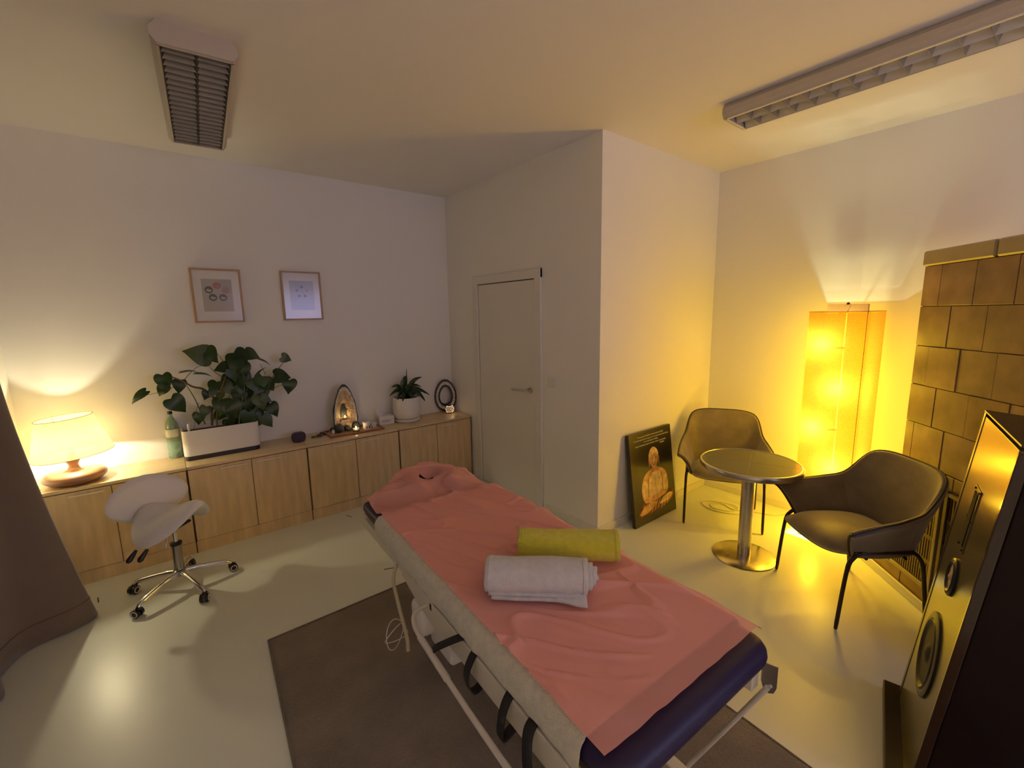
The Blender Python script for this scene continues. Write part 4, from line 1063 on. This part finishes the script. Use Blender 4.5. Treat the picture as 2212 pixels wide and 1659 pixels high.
# figure coordinates (x across -.287...287, z up 0...745)
flat([(-.235, .10), (-.20, .065), (-.10, .070), (0, .085), (.12, .098), (.22, .125), (.265, .165), (.25, .205), (.17, .225), (0, .23), (-.12, .205), (-.21, .155)], GOLDS[1])
flat([(-.15, .20), (-.17, .30), (-.14, .395), (-.075, .445), (.02, .462), (.10, .445), (.165, .40), (.19, .32), (.175, .21), (.05, .18), (-.08, .17)], GOLDS[0], d=.0003)
flat([(-.08, .25), (-.07, .36), (-.02, .42), (.05, .43), (.10, .38), (.11, .28), (.06, .22), (-.02, .21)], GOLDS[2], d=.0006)
flat([(-.14, .22), (-.16, .30), (-.12, .38), (-.09, .33), (-.10, .24)], GOLDS[2], d=.0005)
flat([(.12, .24), (.13, .34), (.16, .37), (.18, .30), (.17, .23)], GOLDS[2], d=.0005)
flat([(-.22, .10), (-.15, .085), (-.05, .11), (.02, .15), (-.05, .17), (-.15, .15)], GOLDS[0], d=.0005)
flat([(.06, .12), (.18, .13), (.245, .165), (.20, .19), (.10, .165)], GOLDS[2], d=.0005)
flat([(-.06, .195), (.0, .18), (.07, .19), (.08, .215), (.0, .225), (-.05, .215)], GOLDS[0], d=.0007)
for i in range(9):
    x0 = -.20 + i * .045; z0 = .085 + .01 * (i % 3)
    flat([(x0, z0), (x0 + .008, z0), (x0 + .050, z0 + .07 + .008 * (i % 2)), (x0 + .042, z0 + .072)], GOLDS[0], d=.0008)
flat([(-.09, .24), (-.083, .24), (-.07, .37), (-.078, .39)], GOLDS[3], d=.0008); flat([(.108, .24), (.115, .24), (.118, .37), (.11, .40)], GOLDS[3], d=.0008)
flat([(-.02, .43), (.055, .43), (.05, .475), (-.015, .475)], GOLDS[1], d=.0007)
flat([(-.032, .50), (-.045, .55), (-.04, .60), (-.01, .635), (.02, .64), (.05, .63), (.075, .60), (.078, .55), (.062, .50), (.03, .465), (.0, .465)], GOLDS[0], d=.0009)
flat([(-.045, .565), (-.04, .605), (-.01, .638), (.02, .648), (.05, .635), (.078, .602), (.08, .565), (.02, .59)], GOLDS[2], d=.0012)
flat([(-.052, .48), (-.058, .54), (-.047, .56), (-.042, .50)], GOLDS[1], d=.0011); flat([(.085, .48), (.092, .54), (.08, .56), (.075, .50)], GOLDS[1], d=.0011)
for ex in (-.012, .046): flat([(ex - .014, .548), (ex, .543), (ex + .014, .548), (ex, .552)], GOLDS[3], d=.0014)
flat([(.012, .548), (.022, .548), (.027, .512), (.008, .512)], GOLDS[2], d=.0014); flat([(.002, .492), (.017, .496), (.034, .492), (.017, .486)], GOLDS[3], d=.0014)
TXT = mat('print_white_text', (.62, .56, .40), .6)
lines = [('The secret of health for both mind and body', .700, .0), ('is not to mourn for the past, nor to worry about the future,', .677, .01), ('or to anticipate troubles,', .655, 0), ('but to live the present moment wisely and earnestly.', .632, .0), ('Buddha', .612, .15)]
for s_, z, x in lines:
    cu_ = bpy.data.curves.new('text', 'FONT'); cu_.body = s_; cu_.size = .0195; cu_.align_x = 'CENTER'; cu_.extrude = .0004
    to = bpy.data.objects.new('tmp', cu_); COL.objects.link(to)
    me = bpy.data.meshes.new_from_object(to.evaluated_get(bpy.context.evaluated_depsgraph_get())); bpy.data.objects.remove(to)
    me.materials.clear(); me.materials.append(TXT)
    o = obj('lettering', me, None, cp); o.location = (x, -.0006, z); o.rotation_euler = (R(90), 0, 0)

# ================================================================== ROUND TABLE
rt = thing('round_table', 'small round bistro table with dark top and steel pedestal', 'table', (3.005, 1.243, 0))
obj('table_base', MB().lathe([(.199, .0), (.200, .004), (.192, .009), (.10, .014), (.05, .018)], 64), BRUSHTOP, rt, True, 50)
obj('pedestal', MB().lathe([(.042, .014), (.042, .64)], 32), STEEL, rt, True, 50)
obj('base_screw', MB().lathe([(.009, .012), (.009, .018), (.004, .019)], 12, Matrix.Translation((-.09, .07, 0))), STEEL, rt, True)
obj('top_rim', MB().lathe([(.298, .638), (.308, .642), (.310, .650), (.310, .672), (.306, .678), (.298, .679), (.296, .676)], 80, cap=False), STEEL, rt, True, 50)
tp = obj('table_top', MB().lathe([(.05, .636), (.298, .638), (.299, .676)], 80), TABLETOP, rt, True, 50)
obj('top_seam', MB().box(-.001, .001, -.29, .29, .6755, .6764, Matrix.Rotation(R(20), 4, 'Z')).box(-.29, .29, -.001, .001, .6755, .6764, Matrix.Rotation(R(20), 4, 'Z')), TOPSEAM, tp)
obj('top_flange', MB().lathe([(.09, .622), (.09, .636)], 28), STEEL, rt)

# ================================================================== ARMCHAIRS
def armchair(loc, rz, label):
    t = thing('armchair', label, 'armchair', loc, rz, group='two taupe bucket armchairs at the round table')
    # t along the U: 0 = left arm front, .5 = back centre, 1 = right arm front. local front = +y
    base = [(-.235, .215), (-.25, .10), (-.245, -.04), (-.215, -.16), (-.13, -.215), (0, -.225), (.13, -.215), (.215, -.16), (.245, -.04), (.25, .10), (.235, .215)]
    rim = [(-.325, .245, .595), (-.325, .12, .618), (-.315, -.03, .632), (-.292, -.15, .665), (-.232, -.275, .815), (0, -.315, .838), (.232, -.275, .815), (.292, -.15, .665), (.315, -.03, .632), (.325, .12, .618), (.325, .245, .595)]
    def samp(L, q):
        q = q * (len(L) - 1); i = min(int(q), len(L) - 2); f = q - i
        p0, p1, p2, p3 = [Vector(L[max(0, min(len(L) - 1, i + k))]) for k in (-1, 0, 1, 2)]
        return 0.5 * ((2 * p1) + (p2 - p0) * f + (2 * p0 - 5 * p1 + 4 * p2 - p3) * f * f + (3 * p1 - p0 - 3 * p2 + p3) * f ** 3)
    def shellf(u, v):
        b = samp(base, u); r = samp(rim, u)
        e = abs(u - .5) * 2      # 1 at arm fronts
        zb = .395
        k = v ** (1.5 if e > .45 else 1.15)
        x = lerp(b.x, r.x, k); y = lerp(b.y, r.y, v ** 1.3); z = lerp(zb, r.z, v)
        # arms curl outwards near the top
        if e > .5:
            c = (e - .5) * 2; x += math.copysign(.018 * c * v ** 3, x); z -= .030 * c * v ** 6
            y -= .055 * c * (1 - v) ** 1.2 * (1 if e > .8 else (e - .5) / .3)
        return Vector((x, y, z))
    s_ = obj('shell', MB().grid(shellf, 64, 18), VELVET, t, True, 80); solid(s_, .032, 0.0); 
    md = s_.modifiers.new('bevel', 'BEVEL'); md.width = .008; md.segments = 2; md.limit_method = 'ANGLE'; md.angle_limit = R(50)
    obj('rim_piping', MB().tube([shellf(i / 80, 1.0) + Vector((0, 0, .003)) for i in range(81)], .0055, 8), PIPING, t, True)
    for uu in (0.0, 1.0):
        obj('arm_piping', MB().tube([shellf(uu, v / 16) + Vector((0, .004, 0)) for v in range(17)], .0055, 8), PIPING, t, True)
    # seat cushion
    def seat(u, v, top):
        X = u * 2 - 1; Y = v * 2 - 1
        hw = lerp(.222, .236, v); x = X * hw * (1 - .04 * Y * Y)
        y = lerp(-.205, .262, v) + (.018 * (1 - X * X) if v > .5 else 0) * (v - .5) * 2
        if v < .45: x *= sqrt(max(.25, 1 - ((.45 - v) / .45) ** 2 * .55))
        x *= 1 - .12 * abs(Y) ** 6; y = y - .030 * abs(X) ** 6 * sstep(.5, 1, v)
        ed = min(1, abs(X) ** 5 + abs(Y) ** 6)
        z = .462 + .018 * (1 - X * X) * (1 - .5 * Y * Y) - .042 * ed - .012 * sstep(.6, 1, v) if top else .384 + .016 * ed
        return Vector((x, y, z))
    obj('seat_cushion', MB().grid(lambda u, v: seat(u, v, True), 26, 26).grid(lambda u, v: seat(u, v, False), 26, 26), VELVET, t, True, 75)
    sk = MB().grid(lambda u, v: seat(u, v, True).lerp(seat(u, v, False), 0), 1, 1)
    side = MB()
    ringp = [(0, k / 26) for k in range(27)] + [(k / 26, 1) for k in range(1, 27)] + [(1, 1 - k / 26) for k in range(1, 27)] + [(1 - k / 26, 0) for k in range(1, 26)]
    n = len(ringp); vs = []
    for q in range(6):
        for a, b in ringp:
            p = seat(a, b, True).lerp(seat(a, b, False), q / 5); o2 = Vector((p.x, p.y - .03, 0)).normalized() * .013 * sin(pi * q / 5); vs.append(p + o2)
    obj('cushion_side', side.add(vs, [(k * n + i, k * n + (i + 1) % n, k * n + (i + 1) % n + n, k * n + i + n) for k in range(5) for i in range(n)]), VELVET, t, True, 89)
    for s in (-1, 1):
        # side rail under the arm, front and rear legs
        obj('side_rail', MB().tube([(s * .262, .165, .425), (s * .270, .0, .432), (s * .255, -.145, .425)], .010, 8), LEGBLK, t, True)
        obj('leg', MB().tube(smooth_pts([(s * .266, .13, .429), (s * .272, .175, .405), (s * .276, .205, .33), (s * .278, .2325, .004)], 6), [.011] * 12 + [.010] * 6 + [.008], 10), LEGBLK, t, True)
        obj('leg', MB().tube(smooth_pts([(s * .255, -.13, .429), (s * .262, -.165, .40), (s * .270, -.19, .32), (s * .278, -.2325, .004)], 6), [.011] * 12 + [.010] * 6 + [.008], 10), LEGBLK, t, True)
    obj('seat_crossbar', MB().cyl((-.262, .10, .395), (.262, .10, .395), .009, 10).cyl((-.262, -.10, .395), (.262, -.10, .395), .009, 10), LEGBLK, t, True)
    return t
armchair((2.99, .665, 0), atan2(.80, -.60) - pi / 2 + R(13), 'nearer taupe velvet armchair seen from its side, beside the speaker')
armchair((3.465, 1.64, 0), atan2(-.495, -.87) - pi / 2, 'farther taupe velvet armchair facing us, between canvas and round table')

# ================================================================== TALL LAMP
LX, LY = 3.762, .982
tal = thing('tall_lamp', 'tall square paper floor lamp glowing yellow with a small wooden top bar', 'lamp', (LX, LY, 0), R(0))
hw = .178
outl = rrect(hw, hw, .012, 4)
n = len(outl)
Z0, Z1 = .07, 1.664
vs = []; fs = []; nz = 12
for j in range(nz + 1):
    z = lerp(Z0, Z1, j / nz); vs += [(x, y, z) for x, y in outl]
for j in range(nz):
    for i in range(n): fs.append((j * n + i, j * n + (i + 1) % n, (j + 1) * n + (i + 1) % n, (j + 1) * n + i))
shd = obj('lamp_shade', MB().add(vs, fs), SHADETALL, tal, True, 30)
for z in (Z0, Z1): obj('shade_rim', MB().tube([(x, y, z) for x, y in outl], .0016, 6, True), SHADERIM, shd, True)
obj('shade_seam', MB().tube([(-hw - .001, -hw + .022, Z0), (-hw - .001, -hw + .022, Z1)], .0016, 5), SHADERIM, shd)
obj('pole', MB().cyl((0, 0, .02), (0, 0, 1.66), .005, 10), WHITEPL, tal, True)
obj('base_plate', MB().rbox(-.14, .14, -.14, .14, 0, .018, .003), STEEL, tal)
obj('top_bar', MB().rbox(-.012, .012, -.118, .118, 1.652, 1.712, .002), mat('maple_bar', (.55, .33, .12), .45, var=.2, vscale=9), tal)
obj('top_knob', MB().lathe([(.009, 1.712), (.010, 1.717), (.007, 1.724), (.002, 1.726)], 14), BLACKPL, tal, True)
obj('shade_spider', MB().cyl((-hw + .002, 0, 1.655), (hw - .002, 0, 1.655), .002, 6).cyl((0, -hw + .002, 1.655), (0, hw - .002, 1.655), .002, 6), STEEL, tal)
for k, (dy, z) in enumerate(((.085, 1.44), (-.02, 1.14), (.095, .845), (-.035, .575), (.06, .28))):
    ar = obj('bulb', MB().sphere((-.105, dy, z), .030, 14), BULB, tal, True)
    obj('bulb_arm', MB().cyl((0, 0, z - .03), (-.105, dy, z - .03), .006, 8), BLACKPL, tal)
    point_light('bulb_light', (-.105, dy, z), TALL_BULB, (1.0, .90, .41), .02, tal)

# cable on the floor
cab = MB().tube(smooth_pts([(3.955, 1.25, .004), (3.90, 1.30, .004), (3.80, 1.36, .004), (3.74, 1.50, .004), (3.66, 1.62, .004), (3.70, 1.74, .004), (3.62, 1.80, .005), (3.56, 1.74, .006), (3.60, 1.62, .009), (3.70, 1.60, .010), (3.73, 1.70, .010), (3.64, 1.86, .010), (3.56, 1.84, .006), (3.52, 1.72, .004), (3.58, 1.58, .004), (3.68, 1.52, .008), (3.80, 1.56, .004), (3.92, 1.62, .004)], 6), .0035, 6)
o = obj('extension_cord', cab, mat('cream_cord', (.60, .54, .38), .5), None, True); tag(o, 'pale tangled cord on the floor behind the round table', 'cord')

# ================================================================== TILED STOVE
SO = Vector((3.508, .673, 0)); SD = Vector((-.7374, -.6754, 0)); SN = Vector((.6754, -.7374, 0))
sv = thing('tiled_stove', 'large ochre-brown tiled stove set diagonally on the right', 'stove', SO, atan2(SD.y, SD.x))
# local: x along the face (towards the camera's right), -y... face normal towards the room
sgn = 1 if Vector((-SD.y, SD.x, 0)).dot(SN) > 0 else -1
def yb(d): return sgn * d      # depth behind the plinth line
def sbox(mb, x0, x1, d0, d1, z0, z1, r=0.0):
    a, b = sorted((yb(d0), yb(d1)))
    return mb.rbox(x0, x1, a, b, z0, z1, r, 1) if r else mb.box(x0, x1, a, b, z0, z1)
FL, FR = .165, 1.32
obj('stove_core', sbox(MB(), FL + .004, FR, .026, .66, 0.0, 1.905), GROUT, sv)
tmesh = {}
rws = [(1.690, 1.907, [.165, .290, .507, .722, .937, 1.152, 1.32]), (1.470, 1.687, [.165, .380, .596, .812, 1.028, 1.244, 1.32]), (1.250, 1.467, [.165, .268, .476, .684, .900, 1.116, 1.32]),
       (1.031, 1.247, [.165, .355, .565, .781, .997, 1.213, 1.32]), (.810, 1.028, [.165, .230, .443, .659, .875, 1.091, 1.32]), (.732, .807, [.165, .33, .55, .77, .99, 1.21, 1.32]), (.002, .125, [-.0, .27, .49, .71, .93, 1.15, 1.32])]
rt_ = random.Random(5)
for (z0, z1, xs) in rws:
    for a, b in zip(xs, xs[1:]):
        pz = rt_.uniform(0, .004)
        obj('tile', sbox(MB(), a + .0012, b - .0012, .020 - pz, .034, z0 + .0002, z1 - .0002, .002), TILEM[rt_.randrange(4)], sv)
for z0, z1, xs in rws:
    if z1 > .13: obj('side_tile', sbox(MB(), FL - .006, FL + .004, .036, .65, z0 + .002, z1 - .002, .003), TILEM[rt_.randrange(4)], sv)
for a, b in zip([.158, .612, 1.045], [.609, 1.042, 1.33]):
    obj('cap_stone', sbox(MB(), a + .002, b - .002, .004, .67, 1.909, 1.990, .008), CAPM, sv)
obj('ledge', sbox(MB(), .0, FR, .012, .034, .125, .133, .002), CAPM, sv)
# grille doors
gi = 0
for (a, b, z0, z1, lab) in ((.165, .502, .135, .728, ''), (.522, .86, .135, .728, ''), (.88, 1.22, .135, .728, '')):
    g = obj('grille_door', sbox(MB(), a, a + .022, .006, .03, z0, z1, .002), GRILLE, sv)
    fr = MB(); sbox(fr, b - .022, b, .006, .03, z0, z1, .002); sbox(fr, a + .022, b - .022, .006, .03, z1 - .022, z1, .002); sbox(fr, a + .022, b - .022, .006, .03, z0, z0 + .022, .002)
    obj('grille_frame', fr, CAPM, g)
    obj('grille_back', sbox(MB(), a + .02, b - .02, .024, .030, z0 + .02, z1 - .02), GRILLEB, g)
    slm = None
    for zz in (z0 + .028, z0 + .168, z0 + .308, z0 + .448):
        bars = sbox(MB(), a + .022, b - .022, .012, .024, zz + .118, zz + .14)
        nsl = 16
        for k in range(nsl):
            x = lerp(a + .028, b - .028, (k + .5) / nsl); sbox(bars, x - .005, x + .005, .012, .022, zz, zz + .12)
        o = obj('grille_slats', bars, GRILLE, g)
struct('baseboard_stove', sbox(MB(), -.62, FR, 0, .014, 0, .055, .003), BASEM, 'pale plinth strip along the foot of the stove', 'baseboard')
bb_ = bpy.data.objects['baseboard_stove']; bb_.location = SO; bb_.rotation_euler = (0, 0, atan2(SD.y, SD.x))

# ================================================================== BIG LOUDSPEAKER
SA = Vector((2.334, .292, 0)); SW = Vector((.978, .21, 0)).normalized()
lsp = thing('loudspeaker', 'huge dark floor-standing loudspeaker leaning back at the right edge', 'loudspeaker', SA, atan2(SW.y, SW.x))
LEAN = atan2(.132, 1.298)
tm = Matrix.Rotation(LEAN, 4, 'X')     # lean back towards local -y
W_, Hh, Dp = .558, 1.305, .42
GLOSSBRN = mat('dark_walnut_satin', (.006, .002, .0015), .5, spec=.15)
BAFF = mat('satin_baffle', (.085, .072, .028), .24, var=.06, vscale=8)
EDGEB = mat('baffle_edge_black', (.010, .007, .005), .3)
EDGEY = mat('lamp_reflection_edge', (.30, .22, .08), .3, .6)  # yellow put in for the tall lamp's reflection on the cabinet side
EDGEG = mat('dark_gloss_edge', (.022, .010, .004), .14)
SLOTB = mat('slot_black', (.004, .003, .002), .9)
obj('cabinet', MB().rbox(-W_, 0, -Dp, -.022, .03, Hh, .004, mx=tm), GLOSSBRN, lsp)
obj('baffle', MB().rbox(-W_ + .014, -.040, -.022, .002, .03, Hh - .012, .002, mx=tm), BAFF, lsp)
obj('baffle_edge', MB().rbox(-.040, -.012, -.022, .004, .03, Hh, .002, mx=tm), EDGEB, lsp)
obj('baffle_edge', MB().rbox(-.012, .0, -.022, .002, .03, Hh, .002, mx=tm), EDGEY, lsp)
obj('baffle_edge', MB().rbox(-W_, -W_ + .014, -.022, .004, .03, Hh - .02, .002, mx=tm), EDGEG, lsp)
obj('top_edge', MB().rbox(-W_, -.0, -Dp, .004, Hh - .0, Hh + .006, .002, mx=tm), EDGEB, lsp)
ho = obj('horn_plate', MB().rbox(-.312, -.218, -.001, .0055, .855, 1.085, .003, mx=tm), BAFF, lsp)
obj('horn_slot', MB().rbox(-.292, -.240, .0055, .0075, .875, 1.068, .0008, mx=tm), SLOTB, ho)
sc_ = MB()
for x in (-.298, -.232):
    for z in (.865, .97, 1.075): sc_.cyl(tm @ Vector((x, .005, z)), tm @ Vector((x, .009, z)), .004, 8)
obj('screw', sc_, BLACKPL, ho)
def driver(x, z, r, m_cone, nm, dust):
    rx = tm @ Matrix.Translation((x, .002, z)) @ Matrix.Rotation(R(-90), 4, 'X')
    g = obj(nm, MB().lathe([(r * 1.22, -.002), (r * 1.22, .006), (r * 1.12, .010), (r * 1.02, .008)], 40, rx, cap=False), BLACKPL, lsp, True, 50)
    obj('surround', MB().lathe([(r * 1.03, .004), (r * .97, .012), (r * .88, .004)], 40, rx, cap=False), BLACKPL, g, True, 70)
    obj('cone', MB().lathe([(r * .90, .004), (r * .35, -.0), (r * .30, .002)], 40, rx), m_cone, g, True, 50)
    obj('dust_cap', MB().lathe([(r * .32, .001), (r * .22, .010), (.001, .014)], 24, rx), dust, g, True, 70)
CONEP = mat('paper_cone', (.50, .40, .22), .6); CONED = mat('dark_cone', (.02, .018, .014), .6)
driver(-.285, .755, .055, CONEP, 'midrange_driver', CONEP)
driver(-.29, .44, .125, CONED, 'woofer', CONED)
obj('plinth', MB().rbox(-W_ - .03, .03, -.46, .05, 0, .05, .004), EDGEB, lsp)
